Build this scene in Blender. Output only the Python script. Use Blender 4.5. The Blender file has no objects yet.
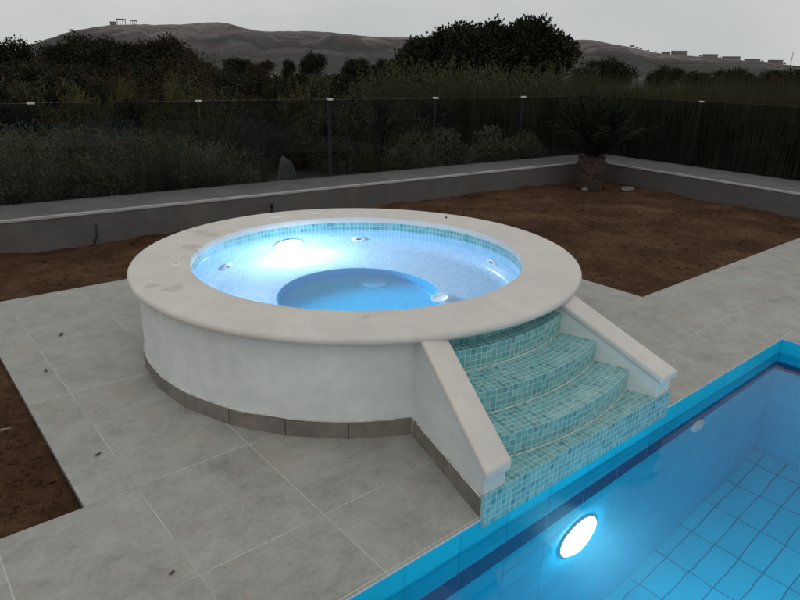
import bpy, bmesh, math, random
import numpy as np
from mathutils import Vector, Matrix, noise as mnoise

PI = math.pi
scene = bpy.context.scene
COL = scene.collection
rnd = random.Random(7)

# ------------------------------------------------------------------ camera
FPX = 635.76                                   # focal length, for a picture 800 wide
RC = ((0.76808222, -0.20513997, 0.60660308),   # world axes as seen from the camera
      (-0.64006412, -0.2743132, 0.71768391),
      (0.01917357, -0.93950512, -0.34199782))
CAM = Vector((0.0, 0.0, 1.94))
cd = bpy.data.cameras.new("camera"); cam = bpy.data.objects.new("camera", cd); COL.objects.link(cam)
cd.sensor_width = 36.0; cd.lens = FPX / 800.0 * 36.0; cd.clip_start = 0.05; cd.clip_end = 9000.0
M = Matrix.Identity(4)
for i in range(3):
    M[i][0] = RC[i][0]; M[i][1] = -RC[i][1]; M[i][2] = -RC[i][2]; M[i][3] = CAM[i]
cam.matrix_world = M
scene.camera = cam


def direction(px, py):
    v = (px - 400.0, py - 300.0, FPX)
    return Vector([sum(RC[i][k] * v[k] for k in range(3)) for i in range(3)])


def at(px, dist):
    """Ground position, at a distance, along the compass bearing px of the survey."""
    d = direction(px, 66.0); d = Vector((d.x, d.y)).normalized()
    return d.x * dist, d.y * dist


# ------------------------------------------------------------------ materials
class NT:
    def __init__(self, name):
        self.m = bpy.data.materials.new(name); self.m.use_nodes = True
        self.t = self.m.node_tree
        self.bsdf = self.t.nodes.get("Principled BSDF")
        self.out = self.t.nodes.get("Material Output")

    def n(self, typ, **kw):
        nd = self.t.nodes.new(typ)
        for k, v in kw.items():
            setattr(nd, k, v)
        return nd

    def link(self, a, b):
        self.t.links.new(a, b)

    def set(self, sock, v):
        if isinstance(v, bpy.types.NodeSocket):
            self.link(v, sock)
        else:
            if isinstance(v, (tuple, list)) and len(v) == 3 and sock.type == 'RGBA':
                v = (*v, 1.0)
            sock.default_value = v

    def math(self, op, a, b=None, c=None, clamp=False):
        nd = self.n("ShaderNodeMath", operation=op, use_clamp=clamp)
        self.set(nd.inputs[0], a)
        if b is not None: self.set(nd.inputs[1], b)
        if c is not None: self.set(nd.inputs[2], c)
        return nd.outputs[0]

    def mix(self, f, a, b, mode='MIX'):
        nd = self.n("ShaderNodeMix", data_type='RGBA', blend_type=mode)
        self.set(nd.inputs[0], f); self.set(nd.inputs[6], a); self.set(nd.inputs[7], b)
        return nd.outputs[2]

    def noise(self, vec, scale, detail=4.0, rough=0.55, dist=0.0):
        nd = self.n("ShaderNodeTexNoise")
        if vec is not None: self.link(vec, nd.inputs["Vector"])
        nd.inputs["Scale"].default_value = scale; nd.inputs["Detail"].default_value = detail
        nd.inputs["Roughness"].default_value = rough; nd.inputs["Distortion"].default_value = dist
        return nd.outputs["Fac"]

    def ramp(self, f, stops):
        nd = self.n("ShaderNodeValToRGB")
        e = nd.color_ramp.elements
        while len(e) < len(stops): e.new(0.5)
        for el, (p, c) in zip(e, stops):
            el.position = p
            el.color = (c, c, c, 1) if isinstance(c, (int, float)) else (*c, 1)
        self.link(f, nd.inputs[0])
        return nd.outputs[0]

    def step(self, f, lo, hi):
        nd = self.n("ShaderNodeMapRange", interpolation_type='SMOOTHSTEP')
        self.set(nd.inputs[0], f); nd.inputs[1].default_value = lo; nd.inputs[2].default_value = hi
        return nd.outputs[0]

    def bump(self, h, strength, dist=0.01):
        nd = self.n("ShaderNodeBump"); nd.inputs["Strength"].default_value = strength
        nd.inputs["Distance"].default_value = dist
        self.link(h, nd.inputs["Height"])
        self.link(nd.outputs[0], self.bsdf.inputs["Normal"])

    def coords(self, kind="Object"):
        return self.n("ShaderNodeTexCoord").outputs[kind]

    def xyz(self, vec):
        nd = self.n("ShaderNodeSeparateXYZ"); self.link(vec, nd.inputs[0]); return nd.outputs

    def vec(self, x, y, z=0.0):
        nd = self.n("ShaderNodeCombineXYZ")
        for i, v in enumerate((x, y, z)): self.set(nd.inputs[i], v)
        return nd.outputs[0]

    def white(self, vec):
        nd = self.n("ShaderNodeTexWhiteNoise", noise_dimensions='3D'); self.link(vec, nd.inputs[0])
        return nd.outputs["Value"]

    def fin(self, col, rough=0.6, spec=0.5):
        self.set(self.bsdf.inputs["Base Color"], col)
        self.set(self.bsdf.inputs["Roughness"], rough)
        self.bsdf.inputs["Specular IOR Level"].default_value = spec
        return self.m


def mat_tiles(name, pu, pv, cols, grout, gw, rough=0.18, offset=0.0, bump=0.25, spec=0.5, dk=0.10, bloom=0.18):
    """Glazed tiles on the UV map (in metres): pitch, tints picked per tile, grout."""
    k = NT(name)
    o = k.xyz(k.coords("UV"))
    nz = k.noise(k.coords("Object"), 9.0, 2.0)
    jit = k.math('MULTIPLY', k.math('SUBTRACT', nz, 0.5), gw * 1.2)
    v = k.math('ADD', k.math('DIVIDE', o[1], pv), jit)
    row = k.math('FLOOR', v)
    u = k.math('ADD', k.math('DIVIDE', o[0], pu), k.math('MULTIPLY', row, offset))
    iu = k.math('FLOOR', u)
    w = k.white(k.vec(iu, row, 3.0))
    col = k.ramp(w, cols)
    w2 = k.white(k.vec(row, iu, 11.0))
    col = k.mix(k.math('MULTIPLY', w2, dk), col, (0.0, 0.0, 0.0))

    def edge(x, p):
        f = k.math('FRACT', x)
        d = k.math('MULTIPLY', k.math('MINIMUM', f, k.math('SUBTRACT', 1.0, f)), p)
        return d
    d = k.math('MINIMUM', edge(u, pu), edge(v, pv))
    g = k.step(d, gw * 0.35, gw * 0.75)                # 0 in the grout, 1 on the tile
    big = k.noise(k.coords("Object"), 2.2, 4.0)
    col = k.mix(k.math('MULTIPLY', k.step(big, 0.35, 0.75), bloom), col, grout)
    c2 = k.mix(g, grout, col)
    r = k.math('ADD', k.math('MULTIPLY', k.math('SUBTRACT', 1.0, g), 0.5), rough)
    k.bump(k.math('ADD', g, k.math('MULTIPLY', w2, 0.25)), bump, 0.002)
    return k.fin(c2, r, spec)


def mat_plaster(name, base, dark, rough=0.75, sc=1.0, bump=0.15, brown=None, spots=()):
    k = NT(name); o = k.coords("Object")
    a = k.noise(o, 1.6 * sc, 6.0, 0.6, 0.6); b = k.noise(o, 9.0 * sc, 6.0, 0.65); c = k.noise(o, 60.0, 3.0)
    f = k.math('ADD', k.math('MULTIPLY', a, 0.6), k.math('MULTIPLY', b, 0.4))
    col = k.mix(k.step(f, 0.36, 0.68), dark, base)
    if brown:
        s = k.noise(o, 3.1, 3.0, 0.5, 0.4)
        s2 = k.noise(o, 14.0, 4.0)
        col = k.mix(k.math('MULTIPLY', k.step(k.math('ADD', s, k.math('MULTIPLY', s2, 0.12)), 0.735, 0.79), 0.35), col, brown)
    for sx, sy, sr in spots:
        dv = k.n("ShaderNodeVectorMath", operation='DISTANCE'); k.link(o, dv.inputs[0]); dv.inputs[1].default_value = (sx, sy, 0.645)
        wob = k.math('MULTIPLY', k.math('SUBTRACT', k.noise(o, 13.0, 5.0, 0.65, 0.5), 0.5), sr * 2.6)
        ms = k.math('SUBTRACT', 1.0, k.step(k.math('ADD', dv.outputs["Value"], wob), sr * 0.45, sr))
        col = k.mix(k.math('MULTIPLY', ms, 0.42), col, brown)
    k.bump(k.math('ADD', k.math('MULTIPLY', b, 0.7), k.math('MULTIPLY', c, 0.3)), bump, 0.01)
    return k.fin(col, rough, 0.3)


def mat_simple(name, base, rough=0.5, metal=0.0, vary=0.12, sc=20.0):
    k = NT(name); nz = k.noise(k.coords("Object"), sc, 4.0)
    d = tuple(x * (1 - vary * 2) for x in base)
    k.bsdf.inputs["Metallic"].default_value = metal
    return k.fin(k.mix(nz, d, base), rough)


def mat_emit(name, col, strength):
    k = NT(name)
    e = k.n("ShaderNodeEmission"); k.set(e.inputs[0], col); e.inputs[1].default_value = strength
    k.link(e.outputs[0], k.out.inputs[0])
    return k.m


def mat_water(name, sc, strength, murk=0.0):
    k = NT(name)
    k.t.nodes.remove(k.bsdf)
    g = k.n("ShaderNodeBsdfGlass"); g.inputs["IOR"].default_value = 1.333; g.inputs["Roughness"].default_value = 0.0
    g.inputs["Color"].default_value = (0.98, 1.0, 1.0, 1)
    b = k.n("ShaderNodeBump"); b.inputs["Strength"].default_value = strength; b.inputs["Distance"].default_value = 0.02
    k.link(k.noise(k.coords("Object"), sc, 2.0, 0.5, 0.3), b.inputs["Height"]); k.link(b.outputs[0], g.inputs["Normal"])
    k.link(g.outputs[0], k.out.inputs[0])
    if murk:
        sc_ = k.n("ShaderNodeVolumeScatter"); sc_.inputs["Color"].default_value = (0.55, 0.88, 1.0, 1)
        sc_.inputs["Density"].default_value = murk; sc_.inputs["Anisotropy"].default_value = 0.35
        ab = k.n("ShaderNodeVolumeAbsorption"); ab.inputs["Color"].default_value = (0.22, 0.92, 0.97, 1); ab.inputs["Density"].default_value = 0.10
        ad = k.n("ShaderNodeAddShader"); k.link(sc_.outputs[0], ad.inputs[0]); k.link(ab.outputs[0], ad.inputs[1]); k.link(ad.outputs[0], k.out.inputs["Volume"])
    return k.m


def mat_pane(name):
    """Smoked safety glass: tinted see-through, faint mirror."""
    k = NT(name); k.t.nodes.remove(k.bsdf)
    tr = k.n("ShaderNodeBsdfTransparent")
    nz = k.noise(k.coords("Object"), 1.1, 3.0)
    k.set(tr.inputs[0], k.mix(nz, (0.69, 0.72, 0.74), (0.76, 0.78, 0.79)))
    gl = k.n("ShaderNodeBsdfGlossy"); gl.inputs["Roughness"].default_value = 0.03
    fr = k.n("ShaderNodeFresnel"); fr.inputs["IOR"].default_value = 1.19
    df = k.n("ShaderNodeBsdfDiffuse"); df.inputs[0].default_value = (0.45, 0.48, 0.52, 1)
    m0 = k.n("ShaderNodeMixShader")                      # a thin, uneven blue-grey veil
    veil = k.math('MULTIPLY', k.step(k.noise(k.coords("Object"), 2.3, 5.0, 0.6, 0.8), 0.3, 0.8), 0.014)
    k.link(veil, m0.inputs[0]); k.link(tr.outputs[0], m0.inputs[1]); k.link(df.outputs[0], m0.inputs[2])
    mx = k.n("ShaderNodeMixShader")
    k.link(fr.outputs[0], mx.inputs[0]); k.link(m0.outputs[0], mx.inputs[1]); k.link(gl.outputs[0], mx.inputs[2])
    k.link(mx.outputs[0], k.out.inputs[0])
    return k.m


def mat_leaf(name, a, b, c):
    k = NT(name)
    r = k.n("ShaderNodeObjectInfo").outputs["Random"]
    g = k.n("ShaderNodeNewGeometry").outputs["Random Per Island"]
    nz = k.noise(k.coords("Object"), 3.0, 3.0)
    col = k.mix(k.step(nz, 0.35, 0.65), a, b)
    col = k.mix(k.math('MULTIPLY', g, 0.55), col, c)
    col = k.mix(k.math('MULTIPLY', r, 0.35), col, a)
    return k.fin(col, 0.75, 0.08)


def mat_deck():
    k = NT("porcelain_paving"); o = k.coords("Object"); s = k.xyz(o)
    wob = k.math('MULTIPLY', k.math('SUBTRACT', k.noise(o, 3.0, 2.0), 0.5), 0.002)
    ux = k.math('DIVIDE', k.math('ADD', k.math('SUBTRACT', s[0], 0.107), wob), 0.60)
    uy = k.math('DIVIDE', k.math('ADD', k.math('SUBTRACT', s[1], 2.80), wob), 1.20)
    near = k.math('LESS_THAN', s[1], 2.06)
    iy = k.math('SUBTRACT', k.math('FLOOR', uy), near)
    ix = k.math('FLOOR', ux)

    def dist(f, p):
        fr = k.math('FRACT', f)
        return k.math('MULTIPLY', k.math('MINIMUM', fr, k.math('SUBTRACT', 1.0, fr)), p)
    d = k.math('MINIMUM', dist(ux, 0.60), dist(uy, 1.20))
    d = k.math('MINIMUM', d, k.math('ABSOLUTE', k.math('ADD', k.math('SUBTRACT', s[1], 2.06), wob)))
    g = k.step(d, 0.0012, 0.0032)
    w = k.white(k.vec(ix, iy, 5.0)); w2 = k.white(k.vec(iy, ix, 9.0))
    # every tile is printed differently: shift the pattern per tile
    p = k.n("ShaderNodeVectorMath", operation='ADD')
    k.link(o, p.inputs[0]); k.link(k.vec(k.math('MULTIPLY', w, 40.0), k.math('MULTIPLY', w2, 40.0), w), p.inputs[1])
    pv = p.outputs[0]
    a = k.noise(pv, 2.3, 7.0, 0.62, 0.9); b = k.noise(pv, 8.0, 6.0, 0.62, 0.5); c = k.noise(pv, 46.0, 4.0, 0.6)
    f = k.math('ADD', k.math('ADD', k.math('MULTIPLY', a, 0.42), k.math('MULTIPLY', b, 0.34)), k.math('MULTIPLY', c, 0.24))
    col = k.ramp(f, [(0.33, (0.225, 0.219, 0.195)), (0.45, (0.325, 0.320, 0.290)), (0.55, (0.392, 0.387, 0.356)), (0.68, (0.470, 0.465, 0.433))])
    blot = k.step(k.noise(pv, 5.2, 6.0, 0.7, 1.4), 0.56, 0.70)
    col = k.mix(k.math('MULTIPLY', blot, 0.24), col, (0.200, 0.192, 0.170))
    grain = k.step(k.noise(o, 150.0, 2.0, 0.6), 0.56, 0.72)
    col = k.mix(k.math('MULTIPLY', grain, 0.22), col, (0.17, 0.165, 0.15))
    warm = k.step(k.noise(pv, 3.4, 3.0, 0.5, 0.4), 0.50, 0.72)
    col = k.mix(k.math('MULTIPLY', warm, 0.45), col, (0.375, 0.325, 0.272))
    col = k.mix(k.math('MULTIPLY', w, 0.08), col, (0.22, 0.22, 0.21))
    streak = k.n("ShaderNodeMapping"); streak.inputs["Scale"].default_value = (2.0, 11.0, 1.0)
    streak.inputs["Rotation"].default_value = (0, 0, 0.5); k.link(pv, streak.inputs[0])
    st = k.step(k.noise(streak.outputs[0], 1.7, 5.0, 0.6, 1.2), 0.56, 0.74)
    col = k.mix(k.math('MULTIPLY', st, 0.22), col, (0.17, 0.165, 0.15))
    spot = k.step(k.noise(o, 17.0, 2.0), 0.735, 0.79)
    col = k.mix(k.math('MULTIPLY', spot, 0.35), col, (0.11, 0.105, 0.085))
    gv = k.step(k.noise(o, 1.3, 2.0), 0.30, 0.56)
    gcol = k.mix(gv, (0.25, 0.245, 0.225), (0.56, 0.55, 0.51))
    k.bump(k.math('ADD', g, k.math('MULTIPLY', c, 0.15)), 0.25, 0.004)
    return k.fin(k.mix(g, gcol, col), k.math('ADD', 0.42, k.math('MULTIPLY', b, 0.2)), 0.4)


def mat_soil():
    k = NT("brown_soil"); o = k.coords("Object")
    a = k.noise(o, 1.3, 5.0, 0.6, 0.4); b = k.noise(o, 11.0, 6.0, 0.7); c = k.noise(o, 70.0, 4.0, 0.7)
    f = k.math('ADD', k.math('MULTIPLY', a, 0.45), k.math('ADD', k.math('MULTIPLY', b, 0.3), k.math('MULTIPLY', c, 0.25)))
    col = k.ramp(f, [(0.36, (0.030, 0.015, 0.008)), (0.5, (0.090, 0.046, 0.025)), (0.62, (0.165, 0.094, 0.056))])
    k.bump(k.math('ADD', b, c), 0.8, 0.03)
    return k.fin(col, 0.95, 0.1)


def mat_hill():
    k = NT("hazy_heath_hillside"); o = k.coords("Object")
    a = k.noise(o, 0.006, 7.0, 0.62, 0.6); b = k.noise(o, 0.035, 6.0, 0.7)
    f = k.math('ADD', k.math('MULTIPLY', a, 0.6), k.math('MULTIPLY', b, 0.4))
    z = k.step(k.math('ADD', k.xyz(o)[2], k.math('MULTIPLY', k.math('SUBTRACT', a, 0.5), 90.0)), 12.0, 66.0)
    low = k.ramp(f, [(0.36, (0.044, 0.044, 0.040)), (0.5, (0.070, 0.068, 0.064)), (0.62, (0.100, 0.094, 0.090))])
    hi = k.ramp(f, [(0.36, (0.105, 0.086, 0.088)), (0.5, (0.195, 0.158, 0.160)), (0.63, (0.300, 0.248, 0.250))])  # heath brown with the mauve of distance haze mixed into the colour
    bush = k.math('MAXIMUM', k.step(k.noise(o, 0.09, 5.0, 0.75), 0.51, 0.60), k.math('MULTIPLY', k.step(k.noise(o, 0.28, 3.0, 0.7), 0.50, 0.58), 0.8))
    low = k.mix(k.math('MULTIPLY', bush, 0.75), low, (0.030, 0.032, 0.026)); hi = k.mix(k.math('MULTIPLY', bush, 0.62), hi, (0.045, 0.038, 0.036))
    return k.fin(k.mix(z, low, hi), 0.95, 0.05)


TEAL = [(0.0, (0.075, 0.275, 0.300)), (0.15, (0.120, 0.365, 0.385)), (0.5, (0.160, 0.425, 0.440)), (0.85, (0.205, 0.485, 0.495)), (1.0, (0.270, 0.545, 0.550))]
AQUA = [(0.0, (0.32, 0.56, 0.75)), (0.4, (0.37, 0.60, 0.78)), (0.75, (0.41, 0.63, 0.81)), (1.0, (0.46, 0.66, 0.83))]
DEEP = [(0.0, (0.010, 0.41, 0.70)), (0.5, (0.015, 0.44, 0.74)), (1.0, (0.02, 0.47, 0.77))]
POOLB = [(0.0, (0.012, 0.545, 0.80)), (0.5, (0.015, 0.565, 0.82)), (1.0, (0.018, 0.585, 0.84))]
NAVY = [(0.0, (0.012, 0.018, 0.15)), (1.0, (0.018, 0.028, 0.19))]
PIT = 0.036
SPOTS = ((-1.377, -0.003, .09), (-1.46, 0.11, .06), (-0.663, 1.22, .10), (-0.62, 1.10, .07), (-0.92, 0.84, .11), (-0.90, 0.74, .08))
mt = {}
mt['deck'] = mat_deck()
mt['soil'] = mat_soil()
mt['tileedge'] = mat_plaster("raw_tile_edge", (0.80, 0.76, 0.72), (0.64, 0.60, 0.57), 0.8, 6.0, 0.1)
mt['hill'] = mat_hill()
mt['terrain'] = mat_simple("scrub_ground", (0.045, 0.042, 0.028), 0.95, 0, 0.25, 0.4)
mt['mosaic'] = mat_tiles("teal_glass_mosaic", PIT, PIT, TEAL, (0.48, 0.60, 0.60), 0.0036)
mt['aqua'] = mat_tiles("aqua_glass_mosaic", PIT, PIT, AQUA, (0.52, 0.67, 0.82), 0.0034)
mt['deep'] = mat_tiles("depth_tinted_mosaic", PIT, PIT, DEEP, (0.03, 0.48, 0.77), 0.0030)  # same mosaic with the darker blue of deeper water put into its colour
mt['pool'] = mat_tiles("pool_blue_tile", 0.3275, 0.167, POOLB, (0.012, 0.36, 0.62), 0.006, 0.22, 0.0, 0.12, 0.12)
mt['poolfloor'] = mat_tiles("pool_floor_tile", 0.3275, 0.167, POOLB, (0.010, 0.17, 0.34), 0.0085, 0.25, 0.0, 0.12, 0.12)
mt['navy'] = mat_tiles("navy_border_tile", 0.3275, 0.40, NAVY, (0.12, 0.20, 0.36), 0.005, 0.2, 0.0, 0.15, 0.12, 0.10, 0.0)
mt['plaster'] = mat_plaster("white_plaster", (0.76, 0.785, 0.77), (0.62, 0.65, 0.64), 0.8, 1.0, 0.2)
mt['stone'] = mat_plaster("cream_stone", (0.72, 0.675, 0.625), (0.63, 0.59, 0.55), 0.55, 1.3, 0.06, (0.40, 0.33, 0.285), SPOTS)
mt['skirt'] = mat_plaster("grey_brown_porcelain", (0.25, 0.22, 0.19), (0.15, 0.14, 0.12), 0.5, 2.0, 0.05)
mt['grout'] = mat_plaster("pale_grout", (0.74, 0.73, 0.70), (0.50, 0.49, 0.46), 0.9, 8.0, 0.3)
mt['wall'] = mat_plaster("grey_render", (0.130, 0.120, 0.115), (0.098, 0.090, 0.086), 0.9, 0.8, 0.15)
mt['ledge'] = mat_plaster("dark_cement_ledge", (0.150, 0.147, 0.140), (0.105, 0.102, 0.096), 0.85, 1.2, 0.2)
mt['lip'] = mat_plaster("pale_wall_lip", (0.46, 0.45, 0.43), (0.33, 0.325, 0.31), 0.8, 3.0, 0.1)
mt['pane'] = mat_pane("smoked_glass")
mt['paneside'] = mat_simple("dark_glass_side", (0.03, 0.033, 0.033), 0.4)  # side edges of the same panes, coloured dark
mt['paneedge'] = mat_simple("ground_glass_edge", (0.20, 0.23, 0.22), 0.4)  # top edge coloured paler for the light it catches
mt['steel'] = mat_simple("brushed_steel", (0.62, 0.62, 0.60), 0.35, 0.0, 0.08)
mt['post'] = mat_simple("dull_grey_post", (0.085, 0.09, 0.095), 0.5, 0.0, 0.1)
mt['white'] = mat_simple("white_plastic", (0.78, 0.79, 0.78), 0.3, 0, 0.04)
mt['drain'] = mat_simple("pale_blue_plastic", (0.13, 0.56, 0.80), 0.3, 0, 0.04)
mt['black'] = mat_simple("black_rubber", (0.02, 0.02, 0.02), 0.5)
mt['water'] = mat_water("clear_water", 2.6, 0.2, 0.030)
mt['spawater'] = mat_water("spa_water", 4.0, 0.05)
mt['lamp'] = mat_emit("cool_lamp_glow", (0.34, 0.82, 1.0), 180.0)
mt['spalamp'] = mat_emit("spa_lamp_glow", (0.60, 0.79, 1.0), 215.0)
mt['bark'] = mat_simple("dark_bark", (0.060, 0.048, 0.036), 0.9, 0, 0.3, 6.0)
mt['palmtrunk'] = mat_simple("palm_bark", (0.075, 0.050, 0.040), 0.9, 0, 0.3, 14.0)
mt['palmleaf'] = mat_leaf("palm_frond_green", (0.014, 0.018, 0.011), (0.022, 0.027, 0.016), (0.032, 0.037, 0.024))
mt['leaf_dark'] = mat_leaf("dark_evergreen", (0.018, 0.018, 0.011), (0.028, 0.028, 0.016), (0.042, 0.042, 0.025))
mt['leaf_olive'] = mat_leaf("olive_scrub", (0.050, 0.047, 0.024), (0.072, 0.068, 0.036), (0.105, 0.098, 0.058))
mt['leaf_grey'] = mat_leaf("grey_green_shrub", (0.125, 0.120, 0.066), (0.175, 0.166, 0.094), (0.205, 0.196, 0.122))
mt['leaf_brown'] = mat_leaf("russet_scrub", (0.036, 0.025, 0.014), (0.052, 0.038, 0.020), (0.070, 0.054, 0.028))
mt['leaf_yellow'] = mat_leaf("yellow_green_shrub", (0.062, 0.055, 0.020), (0.090, 0.080, 0.028), (0.120, 0.108, 0.046))
mt['reed'] = mat_leaf("reed_blade", (0.036, 0.036, 0.017), (0.052, 0.050, 0.025), (0.074, 0.070, 0.038))
mt['dry'] = mat_simple("dry_straw", (0.30, 0.27, 0.22), 0.9, 0, 0.2)
mt['deadleaf'] = mat_simple("dead_leaf", (0.085, 0.070, 0.050), 0.8, 0, 0.3)
mt['rock'] = mat_plaster("pale_rock", (0.22, 0.21, 0.19), (0.13, 0.125, 0.115), 0.9, 4.0, 0.4)
mt['house'] = mat_simple("far_house_wall", (0.23, 0.215, 0.21), 0.9, 0, 0.1, 0.3)
mt['houseroof'] = mat_simple("far_house_roof", (0.20, 0.17, 0.16), 0.9, 0, 0.1, 0.3)
mt['housewin'] = mat_simple("far_house_window", (0.05, 0.05, 0.055), 0.3, 0, 0.1, 0.3)

# ------------------------------------------------------------------ objects
ORI = {}


def tag(o, label=None, cat=None, group=None, kind=None):
    if label: o['label'] = label
    if cat: o['category'] = cat
    if group: o['group'] = group
    if kind: o['kind'] = kind
    return o


def thing(name, label, cat, loc=(0, 0, 0), group=None):
    o = bpy.data.objects.new(name, None); COL.objects.link(o)
    o.location = loc; o.empty_display_size = 0.2; ORI[o.name] = Vector(loc)
    return tag(o, label, cat, group)


class MB:
    """Collects polygons with UVs; build() links them as ONE mesh object."""
    def __init__(self):
        self.v = []; self.f = []; self.uv = []; self.mi = []

    def quad(self, pts, uvs=None, mi=0):
        b = len(self.v); self.v += [tuple(p) for p in pts]
        self.f.append(list(range(b, b + len(pts)))); self.mi.append(mi)
        self.uv += uvs if uvs else [(p[0], p[1]) for p in pts]

    def build(self, name, mats, parent=None, smooth=False, merge=True, bevel=0.0, segs=2, loc=(0, 0, 0)):
        org = ORI.get(parent.name, Vector((0, 0, 0))) if parent else Vector(loc)
        me = bpy.data.meshes.new(name)
        me.from_pydata([tuple(Vector(p) - org) for p in self.v], [], self.f)
        uvl = me.uv_layers.new(name="UVMap")
        uvl.data.foreach_set("uv", [c for uv in self.uv for c in uv])
        me.polygons.foreach_set("material_index", self.mi)
        bm = bmesh.new(); bm.from_mesh(me)
        if merge: bmesh.ops.remove_doubles(bm, verts=bm.verts, dist=1e-5)
        if bevel:
            ed = [e for e in bm.edges if len(e.link_faces) == 2 and e.calc_face_angle(0) > 0.5]
            bmesh.ops.bevel(bm, geom=ed, offset=bevel, segments=segs, profile=0.5, affect='EDGES', clamp_overlap=True)
        bmesh.ops.recalc_face_normals(bm, faces=bm.faces) if bevel else None
        bm.to_mesh(me); bm.free()
        if smooth:
            me.polygons.foreach_set("use_smooth", [True] * len(me.polygons))
            try: me.set_sharp_from_angle(angle=math.radians(40))
            except Exception: pass
        for m in (mats if isinstance(mats, (list, tuple)) else [mats]): me.materials.append(m)
        o = bpy.data.objects.new(name, me); COL.objects.link(o)
        if parent:
            o.parent = parent; ORI[o.name] = org
        else:
            o.location = org; ORI[o.name] = org
        return o

    def box(self, x0, x1, y0, y1, z0, z1, mi=0):
        P = [(x0, y0, z0), (x1, y0, z0), (x1, y1, z0), (x0, y1, z0), (x0, y0, z1), (x1, y0, z1), (x1, y1, z1), (x0, y1, z1)]
        for q in ((0, 3, 2, 1), (4, 5, 6, 7), (0, 1, 5, 4), (1, 2, 6, 5), (2, 3, 7, 6), (3, 0, 4, 7)):
            self.quad([P[i] for i in q], mi=mi)

    def obox(self, o, ax, ay, az, mi=0):
        """Oriented box: corner o, edge vectors."""
        o, ax, ay, az = map(Vector, (o, ax, ay, az))
        P = [o, o + ax, o + ax + ay, o + ay]; P += [p + az for p in P]
        for q in ((0, 3, 2, 1), (4, 5, 6, 7), (0, 1, 5, 4), (1, 2, 6, 5), (2, 3, 7, 6), (3, 0, 4, 7)):
            self.quad([P[i] for i in q], mi=mi)

    def lathe(self, c, prof, n=128, a0=0.0, a1=2 * PI, flip=False, mi=0):
        """Profile [(r, z)] turned about c. UV: arc length at the mean radius, run along the profile."""
        run = [0.0]
        for (r0, z0), (r1, z1) in zip(prof, prof[1:]): run.append(run[-1] + math.hypot(r1 - r0, z1 - z0))
        rm = max(r for r, z in prof)
        for i in range(n):
            t0 = a0 + (a1 - a0) * i / n; t1 = a0 + (a1 - a0) * (i + 1) / n
            for j in range(len(prof) - 1):
                (r0, z0), (r1, z1) = prof[j], prof[j + 1]
                p = [(c[0] + r0 * math.cos(t0), c[1] + r0 * math.sin(t0), z0), (c[0] + r0 * math.cos(t1), c[1] + r0 * math.sin(t1), z0),
                     (c[0] + r1 * math.cos(t1), c[1] + r1 * math.sin(t1), z1), (c[0] + r1 * math.cos(t0), c[1] + r1 * math.sin(t0), z1)]
                u = [(t0 * rm, run[j]), (t1 * rm, run[j]), (t1 * rm, run[j + 1]), (t0 * rm, run[j + 1])]
                if r0 < 1e-6: p, u = p[1:], u[1:]
                elif r1 < 1e-6: p, u = p[:3], u[:3]
                if flip: p, u = p[::-1], u[::-1]
                self.quad(p, u, mi)

    def tube(self, pts, rad, n=6, mi=0):
        pts = [Vector(p) for p in pts]; rad = rad if isinstance(rad, (list, tuple)) else [rad] * len(pts)
        rings = []
        for i, p in enumerate(pts):
            d = (pts[min(i + 1, len(pts) - 1)] - pts[max(i - 1, 0)]).normalized()
            a = d.orthogonal().normalized(); b = d.cross(a)
            if i and rings:                                   # keep rings aligned
                a = (ra - d * ra.dot(d)).normalized(); b = d.cross(a)
            ra = a
            rings.append([p + (a * math.cos(2 * PI * k / n) + b * math.sin(2 * PI * k / n)) * rad[i] for k in range(n)])
        for r0, r1 in zip(rings, rings[1:]):
            for k in range(n):
                self.quad([r0[k], r0[(k + 1) % n], r1[(k + 1) % n], r1[k]], mi=mi)
        self.quad(rings[0][::-1], mi=mi); self.quad(rings[-1], mi=mi)

    def disc(self, c, nrm, r, depth, n=32, mi=0, side_mi=None, prof=None):
        """Round plate at c facing nrm, standing out by depth (or a profile [(r, h)])."""
        c = Vector(c); nrm = Vector(nrm).normalized(); a = nrm.orthogonal().normalized(); b = nrm.cross(a)
        prof = prof or [(r, 0), (r, depth), (0, depth)]
        for (r0, h0), (r1, h1) in zip(prof, prof[1:]):
            for k in range(n):
                t0, t1 = 2 * PI * k / n, 2 * PI * (k + 1) / n
                P = lambda rr, t, h: c + (a * math.cos(t) + b * math.sin(t)) * rr + nrm * h
                q = [P(r0, t0, h0), P(r0, t1, h0), P(r1, t1, h1), P(r1, t0, h1)]
                if r1 < 1e-6: q = q[:3]
                if r0 < 1e-6: q = q[1:]
                self.quad(q, mi=mi)


def copy_tree(o, parent=None):
    c = o.copy(); COL.objects.link(c)
    if parent: c.parent = parent
    for ch in list(o.children):
        copy_tree(ch, c)
    return c


# ------------------------------------------------------------------ setting: paving, soil, terrain
YP = 1.586                       # pool edge
XP0, XP1, YPN = 0.70, 5.302, -7.5
xs = [-8.0, 0.471, XP0, 5.29, XP1, 9.98]; ys = [-8.0, YPN, YP, 2.79, 6.09]


def is_deck(x, y):
    if x < -8 or x > 9.98 or y < -8 or y > 6.09: return False
    if y > 2.79: return 0.471 < x < 5.29
    if YPN < y < YP and XP0 < x < XP1: return False
    return True


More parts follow.
